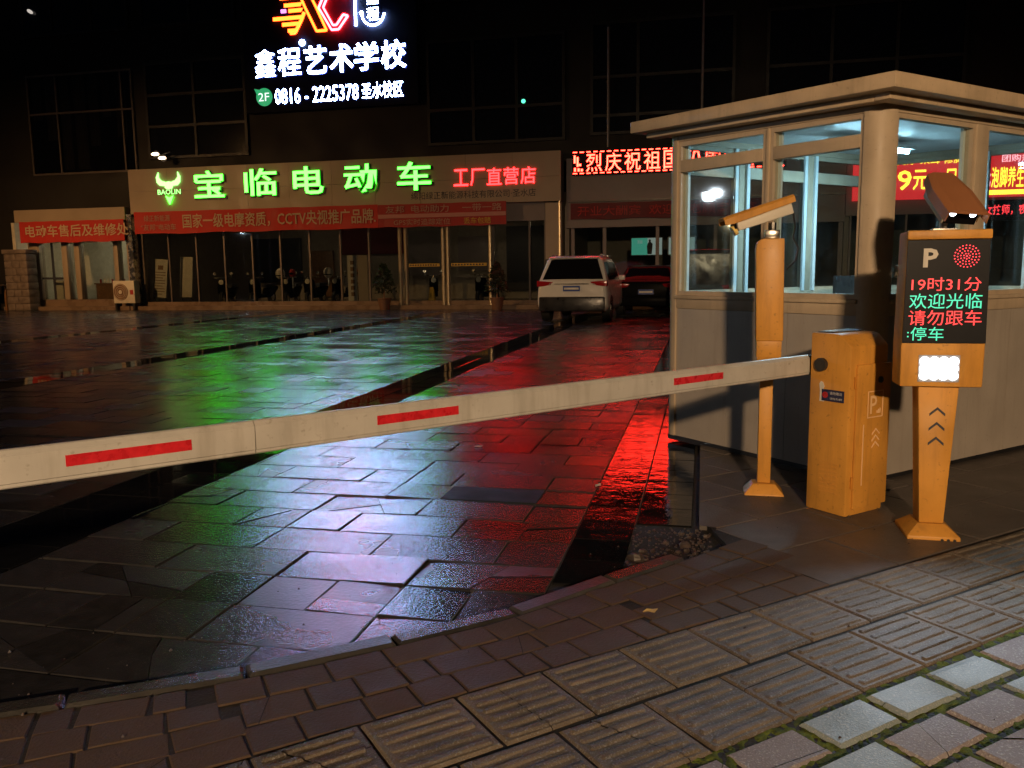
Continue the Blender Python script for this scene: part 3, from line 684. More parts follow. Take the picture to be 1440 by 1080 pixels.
# stone pillar and table at the far left
pil = thing('stone_pillar', 'short pale stone block pillar at the far left shop corner', 'pillar', (-27.05, 28.9, 0))
MB().box(-.50, .50, -.24, .24, 0, 2.28).build('core', m_stonep, pil)
for k in range(8):
    for s in range(2 if k % 2 else 3):
        n = 2 if k % 2 else 3; wd = 1.08/n
        MB().box(-.54+s*wd+.006, -.54+(s+1)*wd-.006, -.27, .27, .01+k*.285, .285+k*.285-.008).build('stone_block', m_stonep, pil, bevel=.012)
MB().box(-.58, .58, -.32, .32, 2.29, 2.46).build('cap', m_stonep, pil, bevel=.02)
tb = thing('side_table', 'small brown wooden table standing left of the stone pillar', 'table', (-28.45, 28.7, 0))
MB().box(-.7, .55, -.35, .35, 1.0, 1.06).build('top', m_wood, tb, bevel=.008)
for sx in (-.62, .47):
    for sy in (-.28, .28): MB().box(sx-.04, sx+.04, sy-.04, sy+.04, 0, .999).build('leg', m_wood, tb)
o = MB().box(-.28, .2, -.2, .2, 0, .5).build('storage_box', m_helm, bevel=.02, loc=(-28.55, 28.7, 1.061)); tag(o, 'pale plastic box on the brown table by the pillar', 'box')

# ---- right shop
rs = thing('right_shop', 'dark shop front under the scrolling red sign behind parked cars', 'shop', (-.2, 29.5, 0))
P_(MB().box(-4.85, 4.5, 29.05, 29.72, -.02, .15), 'plinth', m_plinth, rs)
P_(MB().box(-4.7, 4.5, 29.45, 29.9, 3.72, 5.2), 'fascia', m_acp2, rs); P_(MB().box(-4.7, 4.5, 29.40, 29.44, 3.70, 3.76), 'fascia_trim', m_mull, rs)
P_(MB().box(-4.7, 4.5, 29.42, 29.9, 2.82, 3.05), 'lintel', m_acp2, rs); P_(MB().box(-4.7, 4.5, 29.5, 29.9, 3.051, 3.699), 'header', m_acp2, rs)
panes(rs, [-4.5, -3.38, -1.55, .4, 2.4, 4.4], .2, 2.82, matm=m_acp2, mm=.06)
shell(rs, -4.8, 4.5, 5, 3.6)
banner('dim_banner', 'unlit dark red banner under the scrolling red sign', -4.55, 2.0, 3.10, 3.66, m_banner3, 29.38, [('开业大酬宾  欢迎新老顾客光临', -4.3, 1.7, 3.2, .36, m_banner2, .004)])
led = thing('scrolling_sign', 'long red scrolling text sign on the dark shop front right of the signboard', 'sign', (-1.1, 29.3, 4.6))
P_(MB().box(-4.46, 2.6, 29.2, 29.44, 4.60, 5.41), 'cabinet', m_screen, led)
LT = '烈庆祝祖国70周年华'
pitch = .655; x = -4.02
for ch in ['烈', '庆', '祝', '祖', '国', '70', '周', '年', '华']:
    sgl('letter', ch, x+.05, x+.59, 4.70, .60, E_ledscroll, .0, .02, y=29.195, par=led, hfit=True, dim_sides=False); x += pitch
hot = MB().box(-4.40, -4.34, 29.18, 29.199, 5.0, 5.26).box(-4.30, -4.24, 29.18, 29.199, 4.88, 5.2).box(-4.39, -4.33, 29.18, 29.199, 4.72, 4.84).box(-4.27, -4.2, 29.18, 29.199, 4.72, 4.82).box(-4.23, -4.15, 29.18, 29.199, 4.9, 4.97).box(-4.16, -4.09, 29.18, 29.199, 4.72, 4.8)
P_(hot, 'letter', E_ledscroll, led)
dash = MB(); k = -4.43
while k < 2.5:
    dash.box(k, k+.14, 29.185, 29.199, 5.345, 5.375); dash.box(k, k+.14, 29.185, 29.199, 4.635, 4.665); k += .235
P_(dash, 'border_lights', E_ledscroll, led)
tv = thing('window_screen', 'glowing teal poster screen with a dark suited figure inside the dark shop window', 'screen', (-1.92, 29.75, 1.85))
MB().box(-.56, .54, 0, .06, -.02, .60).build('casing', m_blackpl, tv); MB().box(-.53, .02, -.012, -.001, .0, .58).build('teal_panel', E_teal, tv); MB().box(.02, .52, -.012, -.001, .0, .58).build('pale_panel', E_palescr, tv)
MB().prism([(.02, .02), (.0, .30), (.03, .40), (.07, .44), (.06, .50), (.10, .54), (.14, .50), (.13, .44), (.20, .38), (.19, .2), (.17, .02)], -.02, -.0125).build('figure_print', m_ink, tv)
lettering('lettering', '男装', -.33, -.15, .38, .14, -.0135, E_palescr, tv)
tv2 = thing('second_window_screen', 'pale green lit screen at the edge of the booth behind the cars', 'screen', (-.75, 29.75, 1.85))
MB().box(-.46, .5, 0, .06, -.02, .62).build('casing', m_blackpl, tv2); MB().box(-.42, .46, -.012, -.001, .0, .58).build('screen_panel', E_palescr, tv2)
# ---- massage parlour seen through the booth
ms = thing('massage_shop', 'shop with red and yellow lit front seen through the booth windows', 'shop', (8.5, 29.5, 0))
P_(MB().box(4.52, 12, 29.05, 29.72, -.02, .15), 'plinth', m_plinth, ms); P_(MB().box(4.52, 12, 29.5, 29.9, 3.0, 5.2), 'fascia', m_acp2, ms)
panes(ms, [4.7, 6.4, 8.2, 10, 11.8], .2, 3.0, matm=m_acp2); shell(ms, 4.52, 12, 5, 3.6)
msg = thing('massage_sign', 'red lit signboard with big yellow characters seen through the booth windows', 'sign', (8.5, 29.4, 3.4))
P_(MB().box(4.7, 11.8, 29.25, 29.49, 3.46, 5.05), 'panel', E_mred, msg)
for t_, x0_, pt_, mats in (('39元', 5.55, .46, None), ('足浴', 7.40, .40, None), ('9元泡脚养生馆', 8.26, .235, 2), ('足疗', 10.2, .5, None)):
    for k, ch in enumerate(t_):
        sgl('letter', ch, x0_+k*pt_, x0_+(k+.9)*pt_, 3.74, .62, E_mpink if mats and k < mats else E_myel, .012, .01, y=29.245, par=msg, hfit=True, dim_sides=False)
sgl('small_lettering', '足浴 按摩 采耳 修脚', 5.3, 7.9, 4.52, .26, E_myel, .004, 0, y=29.247, par=msg)
sgl('small_lettering', '团购热线 欢迎光临', 9.0, 11.3, 4.50, .24, E_mpink, .004, 0, y=29.247, par=msg)
P_(MB().box(8.2, 11.6, 29.235, 29.2495, 3.52, 3.66), 'light_strip', E_myel, msg)
ml = thing('massage_scroll', 'red scrolling line of text below the yellow lettered massage signboard', 'sign', (9.5, 29.4, 2.9))
P_(MB().box(7.6, 11.6, 29.28, 29.49, 2.72, 3.36), 'cabinet', m_screen, ml); sgl('lettering', '男女技师，夜无休', 8.35, 10.3, 2.90, .32, E_mdr, .01, 0, y=29.277, par=ml)

# ---- art school sign
sc_ = thing('school_sign', 'large lit white and orange school sign high on the dark facade', 'sign', (-13.6, 29.9, 7.6))
P_(MB().box(-17.1, -10.2, 29.85, 30.05, 7.45, 12.6), 'backboard', M('navy_sign_board', (.005, .006, .016), .7, var=.1, spec=.2), sc_)
YS = 29.84
for ch, a, b in (('鑫', -16.61, -15.78), ('程', -15.66, -14.74), ('艺', -14.60, -13.70), ('术', -13.58, -12.64), ('学', -12.60, -11.66), ('校', -11.56, -10.60)):
    o_ = {'鑫': .0, '程': .006}.get(ch, .015)
    sgl('halo_letter', ch, a-.03, b+.03, 8.67, 1.06, E_blueh, o_, .02, y=29.845, par=sc_, hfit=True)  # larger blue glowing copy behind each letter paints its halo
    sgl('letter', ch, a, b, 8.70, 1.0, E_white, o_, .05, y=29.82, par=sc_, hfit=True)
sgl('phone_lettering', '0816 - 2225378', -15.86, -12.5, 7.70, .56, E_white, .0, .04, y=YS, par=sc_, hfit=True)
sgl('campus_lettering', '圣水校区', -12.36, -10.75, 7.70, .58, E_white, .0, .04, y=YS, par=sc_, hfit=True)
bd = MB().disc((-16.32, 29.84, 8.0), .33, (0, -1, 0), .03, 24).prism([(-16.72, 8.32), (-16.5, 8.27), (-16.62, 8.1)], 29.81, 29.84); P_(bd, 'floor_badge', E_gbadge, sc_)
sgl('badge_lettering', '2F', -16.55, -16.1, 7.85, .30, E_helmw, .0, .01, y=29.805, par=sc_, hfit=True)
P_(MB().disc((-14.67, 29.84, 9.86), .11, (0, -1, 0), .03, 16), 'dot', E_white, sc_)
stripes = [(-15.33, -14.62, 11.15), (-15.16, -14.60, 10.95), (-15.80, -14.66, 10.70), (-15.44, -14.74, 10.48), (-15.22, -14.86, 10.25), (-15.5, -14.75, 11.42), (-15.25, -14.8, 11.66)]
for x0, x1, z in stripes: P_(MB().prism([(x0, z), (x1-.05, z), (x1+.02, z+.13), (x0, z+.13)], 29.80, 29.84), 'logo_stripe', E_orange, sc_, bevel=.012)
P_(MB().box(-15.46, -15.26, 29.79, 29.839, 10.96, 11.08), 'logo_accent', E_violet, sc_)
def outline(pts, r_, closed=True):
    m_ = MB(); q = pts[1:]+(pts[:1] if closed else [])
    for a, b in zip(pts, q): m_.tube((a[0], 29.80, a[1]), (b[0], 29.80, b[1]), r_, 6)
    return m_
P_(outline([(-14.80, 11.84), (-14.42, 11.84), (-14.20, 11.38), (-14.02, 11.02), (-13.66, 10.22), (-14.06, 10.22), (-14.30, 10.72), (-14.48, 11.08)], .048), 'logo_orange_letter', E_orange, sc_)
P_(outline([(-13.98, 11.84), (-14.16, 11.62)], .06, False), 'logo_orange_letter', E_orange, sc_)
P_(outline([(-14.52, 10.92), (-14.62, 10.70), (-14.92, 10.22), (-15.12, 10.22)], .06, False), 'logo_orange_letter', E_orange, sc_)
P_(outline([(-13.50, 11.84), (-13.94, 11.03), (-13.46, 10.22), (-13.18, 10.22), (-12.80, 10.66), (-12.98, 10.72), (-13.26, 10.38), (-13.40, 10.38), (-13.76, 11.03), (-13.42, 11.68), (-13.24, 11.68), (-12.98, 11.34), (-12.80, 11.40), (-13.16, 11.84)], .042), 'logo_red_letter', E_redneon, sc_)
P_(MB().box(-12.54, -12.48, 29.79, 29.84, 10.30, 11.8), 'logo_divider', E_white, sc_)
for ch, z in (('程', 10.43), ('鑫', 10.99)): sgl('letter', ch, -12.06, -11.60, z, .46, E_white, .0, .03, y=YS, par=sc_, hfit=True)
sm = MB(); prev = None
for k in range(13):
    a = R(188+k*164/12); p = (-11.83+.44*math.cos(a), 29.81, 10.72+.46*math.sin(a))
    if prev: sm.tube(prev, p, .032, 6)
    prev = p
sm.sphere((-12.28, 29.81, 10.72), .07, 8, 6)
P_(sm, 'smile_arc', E_white, sc_)

# ---- small lights on the dark wall
wl = thing('wall_spotlight', 'pair of warm spotlights on a bracket above the bull emblem', 'light', (-20.9, 30.1, 5.5))
MB().tube((0, .1, .45), (0, -.5, .5), .025, 8).build('bracket', m_skid, wl); MB().tube((0, -.5, .5), (.55, -.5, .62), .02, 8).build('arm', m_skid, wl)
for (x, z, t) in ((-.08, .56, .25), (.22, .40, .2)): MB().sphere((x, -.55, z), .1, 10, 6, (1.7, .8, .55)).build('bulb', E_warm, wl, smooth=True)
for (x, z, t) in ((-.08, .60, 0), (.22, .44, 0)): MB().disc((x, -.5, z-.04), .14, (0, 1, .2), .1, 12).build('lamp_housing', m_skid, wl)
o = MB().sphere((0, 0, 0), .075, 10, 6).build('indicator_light', E_gdot, loc=(-6.35, 30.11, 7.35), smooth=True); tag(o, 'tiny green light glowing on the dark wall above the factory shop text', 'light')
o = MB().sphere((0, 0, 0), .14, 10, 6, (1, .6, .5)).build('window_light', M('dim_lens', (.5, .5, .5), .4, emit=(1, .9, .8), es=.5), loc=(-26.6, 30.05, 11.95), rot=(0, .6, 0), smooth=True); tag(o, 'small pale light at the top of the far left wall', 'light')

# ---- things inside the scooter shop
def poster(name, label, x, y, w_, h, lean, txt):
    t = thing(name, label, 'poster stand', (x, y, .17)); t.rotation_euler = (R(-6), lean, 0)
    MB().box(-w_/2, w_/2, -.015, .015, .3, .3+h).build('board', m_paper, t, bevel=.004)
    for s in (-1, 1): MB().tube((s*w_*.4, .02, .3), (s*w_*.45, .3, .0), .015, 6).build('leg', m_skid, t)
    if txt:
        for k in range(9): MB().box(-w_*.38, w_*(.38 if k % 3 else .2), -.019, -.016, .42+k*.11, .45+k*.11).build('print_line', m_wood, t)
        MB().box(-.12, .12, -.019, -.016, 1.42, 1.6).build('print_emblem', m_wood, t)
    return t
poster('poster_stand', 'leaning cream poster with dark print behind the first shop window', -21.55, 29.95, .62, 1.55, .06, True)
poster('blank_poster_stand', 'plain cream board leaning beside the printed poster', -20.35, 30.0, .55, 1.62, .02, False)
def make_scooter():
    t = thing('electric_scooter', 'x', 'scooter', (0, 0, 0))
    for yy, nm in ((0, 'front_wheel'), (1.25, 'rear_wheel')):
        wl_ = MB().tube((-.055, yy, .24), (.055, yy, .24), .24, 18).build(nm, m_tyre, t, smooth=True)
        MB().tube((-.062, yy, .24), (.062, yy, .24), .13, 14).build('rim', m_steel, wl_, smooth=True)
    MB().prism([(.15, .95), (.30, .95), (.38, .40), (.75, .34), (.85, .62), (1.55, .70), (1.6, .60), (1.3, .36), (1.0, .24), (.3, .22), (.12, .45)], -.14, .14, 'x').build('body', m_carb, t, bevel=.04)
    MB().prism([(.72, .64), (.8, .78), (1.5, .82), (1.52, .72)], -.14, .14, 'x').build('seat', m_ink, t, bevel=.03)
    MB().box(-.17, .17, -.05, .06, .42, .95).build('leg_shield', m_carb, t, bevel=.04)
    MB().tube((-.36, .22, 1.05), (.36, .22, 1.05), .018, 8).build('handlebar', m_steel, t)
    MB().tube((0, .05, .3), (0, .2, 1.06), .04, 8).build('fork', m_steel, t)
    MB().disc((0, -.02, .88), .10, (0, -1, 0), .05, 16).build('headlight', m_helm, t, smooth=True)
    for s in (-1, 1): MB().disc((s*.34, .2, 1.22), .06, (0, -1, 0), .02, 12).build('mirror', m_steel, t)
    return t
scp = make_scooter()
def place(root, loc, rz, label, group):
    root.location = loc; root.rotation_euler = (0, 0, rz); root['label'] = label; root['group'] = group
spots = [(-19.0, 'black electric scooter behind the third shop window', .2), (-17.7, 'black electric scooter behind the fourth shop window', -.1), (-16.3, 'black electric scooter below the first round pale helmet', .15), (-15.2, 'black electric scooter in the dark between the two helmets', 0.),
         (-14.1, 'black electric scooter below the second round pale helmet', -.2), (-10.1, 'black electric scooter behind the left glass door', .3), (-8.2, 'black electric scooter behind the right glass door', -.25)]
for k, (x, lb, a) in enumerate(spots):
    o = scp if k == 0 else dup(scp, None); place(o, (x, 30.5+.15*(k % 3), .17), a, lb, 'electric scooters in the shop window')
for x, z, lb in ((-16.3, 1.36, 'round pale helmet in the left half of the shop windows'), (-14.25, 1.38, 'round pale helmet nearer the doors in the shop windows')):
    t = thing('helmet', lb, 'helmet', (x, 30.35, z), group='helmets on scooters'); MB().sphere((0, 0, 0), .2, 14, 9, (.9, 1, 1.1)).build('shell', m_helm, t, smooth=True); MB().sphere((0, -.03, -.07), .188, 12, 8, (.92, 1, .22)).build('trim', m_carglass, t, smooth=True)
    MB().tube((0, 0, -.5), (0, 0, -.2), .03, 8).build('stand', m_steel, t)
for x, lb in ((-15.75, 'red helmet just right of the first pale helmet'), (-12.95, 'dark red helmet right of the second pale helmet')):
    t = thing('red_helmet', lb, 'helmet', (x, 30.3, 1.38), group='helmets on scooters'); MB().sphere((0, 0, 0), .15, 12, 8, (.9, 1, 1.1)).build('shell', m_scred, t, smooth=True); MB().sphere((0, -.06, -.02), .12, 12, 8, (.9, 1, .5)).build('visor', m_carglass, t, smooth=True)
    MB().tube((0, 0, -.6), (0, 0, -.15), .03, 8).build('stand', m_steel, t)
sd = thing('roll_up_stand', 'tall cream display stand behind the window left of the doors', 'display stand', (-12.9, 30.1, .17))
MB().box(-.42, -.05, -.02, .02, .05, 1.85).build('panel', m_paper, sd); MB().box(0, .4, -.02, .02, .05, 1.85).build('panel', m_acp, sd); MB().box(-.45, .45, -.1, .1, 0, .05).build('foot', m_skid, sd)
for k in range(6): MB().box(-.3, -.14, -.026, -.021, .3+k*.24, .45+k*.24).build('print_mark', m_wood, sd)
sd = thing('floor_sign', 'small yellow folding floor sign behind the left glass door', 'sign', (-9.9, 29.95, .17))
for s in (-1, 1): MB().add([(-.13, s*.12-.008, .0), (.13, s*.12-.008, 0), (.07, s*.01-.008, .62), (-.07, s*.01-.008, .62), (-.13, s*.12+.008, .0), (.13, s*.12+.008, 0), (.07, s*.01+.008, .62), (-.07, s*.01+.008, .62)], [(0,1,2,3),(7,6,5,4),(0,4,5,1),(2,6,7,3),(1,5,6,2),(0,3,7,4)]).build('leaf_panel', m_yel, sd)
def plant(x, y, lb):
    t = thing('potted_plant', lb, 'plant', (x, y, 0), group='potted shrubs by the shop doors')
    MB().loft([[(r_*math.cos(2*math.pi*i/14), r_*math.sin(2*math.pi*i/14), z) for i in range(14)] for r_, z in ((.17, 0), (.24, .38), (.26, .40), (.25, .43), (.21, .42))]).build('pot', m_pot, t, smooth=True)
    MB().tube((0, 0, .4), (0, 0, .9), .03, 7, .015).build('stem', m_wood, t)
    fo = MB()
    for k in range(420):
        a = rnd.uniform(0, 6.28); h = rnd.random(); rr = (.46*(1-h)**.6)*math.sqrt(rnd.random())+.03; c = Vector((rr*math.cos(a), rr*math.sin(a), .6+h*1.05))
        d = Vector((rnd.gauss(0, 1), rnd.gauss(0, 1), rnd.gauss(0, .6))).normalized(); e = d.orthogonal().normalized()*.028; d = d*.08
        fo.add([c-d, c+e, c+d, c-e], [(0, 1, 2, 3)])
    o = fo.build('foliage', m_leaf, t); tag(o, kind='stuff')
plant(-11.35, 28.8, 'dark potted shrub standing left of the shop doors'); plant(-7.1, 28.8, 'dark potted shrub standing right of the shop doors')

# ================================================================== VEHICLES (rear towards the camera, nose +y)
def vehicle(name, label, x, y, rz, paint, H=1.7, W=1.84, Ln=4.6, suv=True, van=False):
    t = thing(name, label, 'car', (x, y, 0), rz, 'cars parked in front of the shops')
    hw = W/2; belt = H*.60; z0 = .30
    if van: st = [(0, .45, H*.55, H*.93, .97), (.06, .32, H*.56, H*.985, 1), (.9, .28, H*.56, H, 1), (2.6, .28, H*.56, H, 1), (3.3, .28, H*.56, H*.97, 1), (3.95, .3, H*.55, H*.60, .97), (Ln, .36, H*.42, H*.46, .86)]
    elif suv: st = [(0, .46, .86, 1.02, .90), (.05, .34, .95, 1.08, .97), (.16, .28, belt, belt+.05, 1), (.50, .26, belt, H*.975, 1), (1.2, .25, belt, H, 1), (2.2, .25, belt, H*.99, 1), (2.75, .25, belt, H*.95, 1), (3.45, .25, belt-.02, belt+.03, .99), (4.2, .28, belt-.10, belt-.06, .95), (Ln, .36, belt-.28, belt-.22, .80)]
    else: st = [(0, .42, .80, .92, .90), (.05, .30, .92, .98, .97), (.7, .24, .95, 1.0, 1), (1.35, .22, .95, H*.95, 1), (1.9, .22, .95, H, 1), (2.6, .22, .94, H*.97, 1), (3.3, .22, .93, .98, 1), (4.3, .26, .82, .86, .95), (Ln, .34, .66, .7, .82)]
    rings = []
    for (yy, zb, zl, zt, k) in st:
        w_ = hw*k; cab = (zt-zl); tw = w_*(.97 if cab < .12 else (.92 if van else .80)); 
        half = [(w_*.55, zb), (w_*.90, zb), (w_, zb+.14), (w_*1.0, (zb+zl)/2+.05), (w_*.975, zl), (tw*1.0, zt-min(.07, cab*.4)), (tw*.88, zt), (tw*.4, zt+.008)]
        rings.append([(a, yy, b) for a, b in half]+[(-a, yy, b) for a, b in half[::-1]])
    MB().loft(rings).build('body', paint, t, bevel=.018, smooth=True)
    def side_pt(k, fz, s, out=.008):
        yy, zb, zl, zt, q = st[k]; w_ = hw*q; cab = zt-zl; tw = w_*(.97 if cab < .12 else (.92 if van else .80)); zz = zl+(zt-.07-zl)*fz
        return Vector((s*(w_*.975+(tw-w_*.975)*fz+out), yy, zz))
    ka, kb = (1, 4) if van else (3, 6)
    for s in (-1, 1):
        idx = list(range(ka, kb)) 
        for i in idx:
            a, b, c, d = side_pt(i, .10, s), side_pt(i+1, .10, s), side_pt(i+1, .90, s), side_pt(i, .90, s)
            e = Vector((0, .035, 0)); q = [a+e, b-e, c-e, d+e]; o_ = Vector((s*.004, 0, 0))
            MB().add([p for p in q]+[p-o_*3 for p in q], [(0,1,2,3),(7,6,5,4),(0,4,5,1),(1,5,6,2),(2,6,7,3),(3,7,4,0)]).build('side_window', m_carglass, t)
    # rear glass
    def quad(name, p, mat, th=.012, parent=t):
        p = [Vector(q) for q in p]; n = (p[1]-p[0]).cross(p[3]-p[0]).normalized()
        if n.y > 0: n = -n
        q = [a+n*th for a in p]+[a-n*th for a in p]
        return MB().add(q, [(0,1,2,3),(7,6,5,4),(0,4,5,1),(1,5,6,2),(2,6,7,3),(3,7,4,0)]).build(name, mat, parent)
    if van: quad('rear_window', [(-hw*.78, .025, H*.60), (hw*.78, .025, H*.60), (hw*.72, .05, H*.88), (-hw*.72, .05, H*.88)], m_carglass)
    elif suv:
        quad('rear_window', [(-hw*.86, .185, belt+.08), (hw*.86, .185, belt+.08), (hw*.66, .46, H*.945), (-hw*.66, .46, H*.945)], m_carglass)
        MB().prism([(.30, H*.975), (.62, H+.008), (.62, H-.03), (.34, H*.955)], -hw*.70, hw*.70, 'x').build('spoiler', paint, t, bevel=.01)
    else: quad('rear_window', [(-hw*.80, .80, 1.04), (hw*.80, .80, 1.04), (hw*.66, 1.28, H*.94), (-hw*.66, 1.28, H*.94)], m_carglass)
    tz = belt-.10 if suv else .80
    if van: tz = H*.42
    for s in (-1, 1):
        MB().prism([(s*hw*.99, tz), (s*hw*.99, tz+.15), (s*hw*.52, tz+.12), (s*hw*.60, tz+.03)], -.012 if not suv else .0, .25, 'y').build('tail_light', m_tail, t, bevel=.01)
        MB().disc((s*hw*.78, -.02 if not suv else .0, .52), .04, (0, -1, 0), .02, 10).build('reflector', m_tail, t)
        MB().box(s*hw-.09 if s > 0 else s*hw-.10, s*hw+.10 if s > 0 else s*hw+.09, 3.0, 3.12, belt+.02, belt+.17).build('mirror', paint, t, bevel=.03)
        if suv: MB().tube((s*hw*.70, .8, H+.03), (s*hw*.70, 2.4, H+.02), .02, 6).build('roof_rail', m_steel, t)
    MB().box(-hw*.93, hw*.93, -.05, .10, .29, .66 if suv else .56).build('bumper', m_blackpl if suv else paint, t, bevel=.04)
    pl = MB().box(-.22, .22, -.025, -.008, .80 if suv else .62, .94 if suv else .76).build('number_plate', m_plate, t)
    pl.location.y = .0
    MB().box(-.19, .19, -.029, -.026, .845 if suv else .665, .895 if suv else .715).build('plate_lettering', m_helm, pl)
    if suv: MB().box(-.45, .45, .0, .06, .97, 1.0).build('tailgate_trim', m_carglass, t)
    for yy in (.85, Ln-.95):
        for s in (-1, 1):
            wl_ = MB().tube((s*(hw-.22), yy, .34), (s*(hw+.004), yy, .34), .34, 22).build('wheel', m_tyre, t, smooth=True)
            MB().tube((s*(hw-.1), yy, .34), (s*(hw+.012), yy, .34), .22, 10).build('rim', m_steel, wl_)
    return t
vehicle('parked_suv', 'white SUV with dark rear bumper parked facing the shops', -3.28, 21.3, R(-1.5), m_carw)
vehicle('parked_sedan', 'black sedan parked between the white SUV and the guard booth', -1.6, 24.5, 0, m_carb, H=1.46, W=1.78, Ln=4.42, suv=False)
vehicle('parked_van', 'dark van mostly hidden behind the guard booth', .02, 22.6, 0, m_cars, H=1.85, W=1.75, Ln=4.2, suv=False, van=True)

# ================================================================== GUARD BOOTH
BA, BB = Vector((-.7, .714, 0)), Vector((.714, .7, 0))          # along the left face, along the right face
C0 = Vector((.92, 5.15, 0))+BB*.02-BA*.05
booth = thing('guard_booth', 'cream guard booth with aluminium windows lit inside at the right', 'booth', C0, math.atan2(BB.y, BB.x))
# local x runs along the right face (BB), local y along the left face (BA)
LA, LB = 1.79, 2.5; ZB, ZS, ZT2, ZR = .06, 1.12, 2.17, 2.24
MB().box(.03, LB-.03, .03, LA-.03, .018, .058).build('skid_base', m_skid, booth)
MB().box(.07, LB-.07, .07, LA-.07, ZB, ZB+.04).build('floor', m_slab, booth)
# corner posts (rounded)
def cpost(x, y, sx, sy):
    r_ = .115; n = 7
    arc = [(x+sx*(r_-r_*math.cos(a*math.pi/2/n)), y+sy*(r_-r_*math.sin(a*math.pi/2/n))) for a in range(n+1)]
    pts_ = arc+[(x+sx*(r_+.012), y+sy*.0), (x+sx*(r_+.012), y+sy*.05), (x+sx*.05, y+sy*(r_+.012)), (x, y+sy*(r_+.012))]
    MB().prism(pts_, ZB, ZR, 'z').build('corner_post', m_alu, booth, smooth=True)
cpost(0, 0, 1, 1); cpost(LB, 0, -1, 1); cpost(0, LA, 1, -1); cpost(LB, LA, -1, -1)
def face(axis, pos, sgn, a0, a1, cuts, transom, lower=True):
    """one wall: lower panel, sill rail, head rail, window frames with panes. axis 'y': face spans local y at x=pos"""
    def B(mbx, u0, u1, d0, d1, z0, z1):
        lo, hi = sorted((pos+sgn*d0, pos+sgn*d1))
        return mbx.box(lo, hi, u0, u1, z0, z1) if axis == 'y' else mbx.box(u0, u1, lo, hi, z0, z1)
    nb = max(2, round((a1-a0)/.47)); wb = (a1-a0)/nb
    for q_ in range(nb): B(MB(), a0+q_*wb+(.0015 if q_ else 0), a0+(q_+1)*wb-(.0015 if q_ < nb-1 else 0), .015, .055, ZB, ZS-.10).build('wall_panel', m_sheet, booth)
    B(MB(), a0, a1, .056, .07, ZB, ZS-.10).build('inner_panel', m_inner, booth)
    B(MB(), a0, a1, .0, .075, ZB, ZB+.05).build('bottom_rail', m_alu, booth, bevel=.005) if False else None
    B(MB(), a0, a1, .004, .072, ZS-.10, ZS).build('sill_rail', m_alu, booth, bevel=.006)
    B(MB(), a0, a1, -.012, .004, ZS-.028, ZS-.004).build('sill_lip', m_alu, booth, bevel=.004)
    B(MB(), a0, a1, .004, .072, ZT2, ZR).build('head_rail', m_alu, booth, bevel=.006)
    ed = [a0]+[c for q in cuts for c in q]+[a1]
    for k in range(0, len(ed), 2):
        u0, u1 = ed[k], ed[k+1]
        wn = MB(); fw = .028
        B(wn, u0, u0+fw, .012, .06, ZS, ZT2); B(wn, u1-fw, u1, .012, .06, ZS, ZT2); B(wn, u0+fw, u1-fw, .012, .06, ZS, ZS+fw); B(wn, u0+fw, u1-fw, .012, .06, ZT2-fw, ZT2)
        wo = wn.build('window', m_alu, booth)
        inn = MB(); B(inn, u0+fw*.6, u0+fw+.022, .061, .08, ZS, ZT2); B(inn, u1-fw-.022, u1-fw*.6, .061, .08, ZS, ZT2); inn.build('inner_frame', m_inner, wo)
        if transom:
            tb_ = MB(); B(tb_, u0+fw, u1-fw, .008, .064, 1.985, 2.06); tb_.build('transom', m_alu, wo, bevel=.004)
            B(MB(), u0+fw, u1-fw, .034, .040, 2.061, ZT2-fw-.001).build('pane', m_glass, wo); B(MB(), u0+fw, u1-fw, .034, .040, ZS+fw+.001, 1.984).build('pane', m_glass, wo)
        else: B(MB(), u0+fw, u1-fw, .034, .040, ZS+fw+.001, ZT2-fw-.001).build('pane', m_glass, wo)
    for (c, d) in cuts: B(MB(), c, d, .002, .07, ZS, ZT2).build('mullion', m_alu, booth, bevel=.006)
e = .127
face('y', 0, 1, e, LA-e, [(.815, .845)], True)                     # left face, towards the barrier
face('x', 0, 1, e, LB-e, [(.93, 1.05), (1.75, 1.85)], False)      # right face
face('y', LB, -1, e, LA-e, [(.80, .87)], False); face('x', LA, -1, e, LB-e, [(.70, .76), (1.5, 1.56)], True)
MB().box(.078, LB-.078, .078, LA-.078, 2.21, 2.225).build('ceiling', m_inner, booth)
# roof: thick sheet with overhang, fascia lip
ov = .185
rv = MB().box(-ov, LB+ov, -ov, LA+ov, ZR+.002, ZR+.085).build('roof', m_roofw, booth, bevel=.008)
for v_ in ((-.10, LB+.10, -.10, -.002), (-.10, -.002, -.002, LA+.10)): MB().box(*v_, ZR-.035, ZR+.001).build('soffit_trim', m_roofw, booth, bevel=.006)
done = set()
def sag_all(o):
    for c in o.children:
        if c.type == 'MESH' and c.data.name not in done:
            done.add(c.data.name)
            for v in c.data.vertices: v.co.z += .06*max(0, v.co.y)/LA*max(0, min(1, (v.co.z-1.9)/.3))
        sag_all(c)
sag_all(booth)
tl_ = thing('booth_ceiling_lamp', 'bright tube lamp under the guard booth ceiling', 'lamp', C0+BB*1.25+BA*.95+Vector((0, 0, 2.165)), math.atan2(BB.y, BB.x))
MB().box(-.45, .45, -.05, .05, .015, .045).build('fitting', m_inner, tl_); MB().tube((-.42, 0, 0), (.42, 0, 0), .014, 10).build('tube', E_tube, tl_)
al = bpy.data.lights.new('tube_light', 'AREA'); al.shape = 'RECTANGLE'; al.size = .8; al.size_y = .06; al.energy = P_BOOTH; al.color = (.5, .82, 1)
ao = bpy.data.objects.new('tube_light', al); COL.objects.link(ao); ao.parent = tl_; ao.location = (0, 0, -.03)
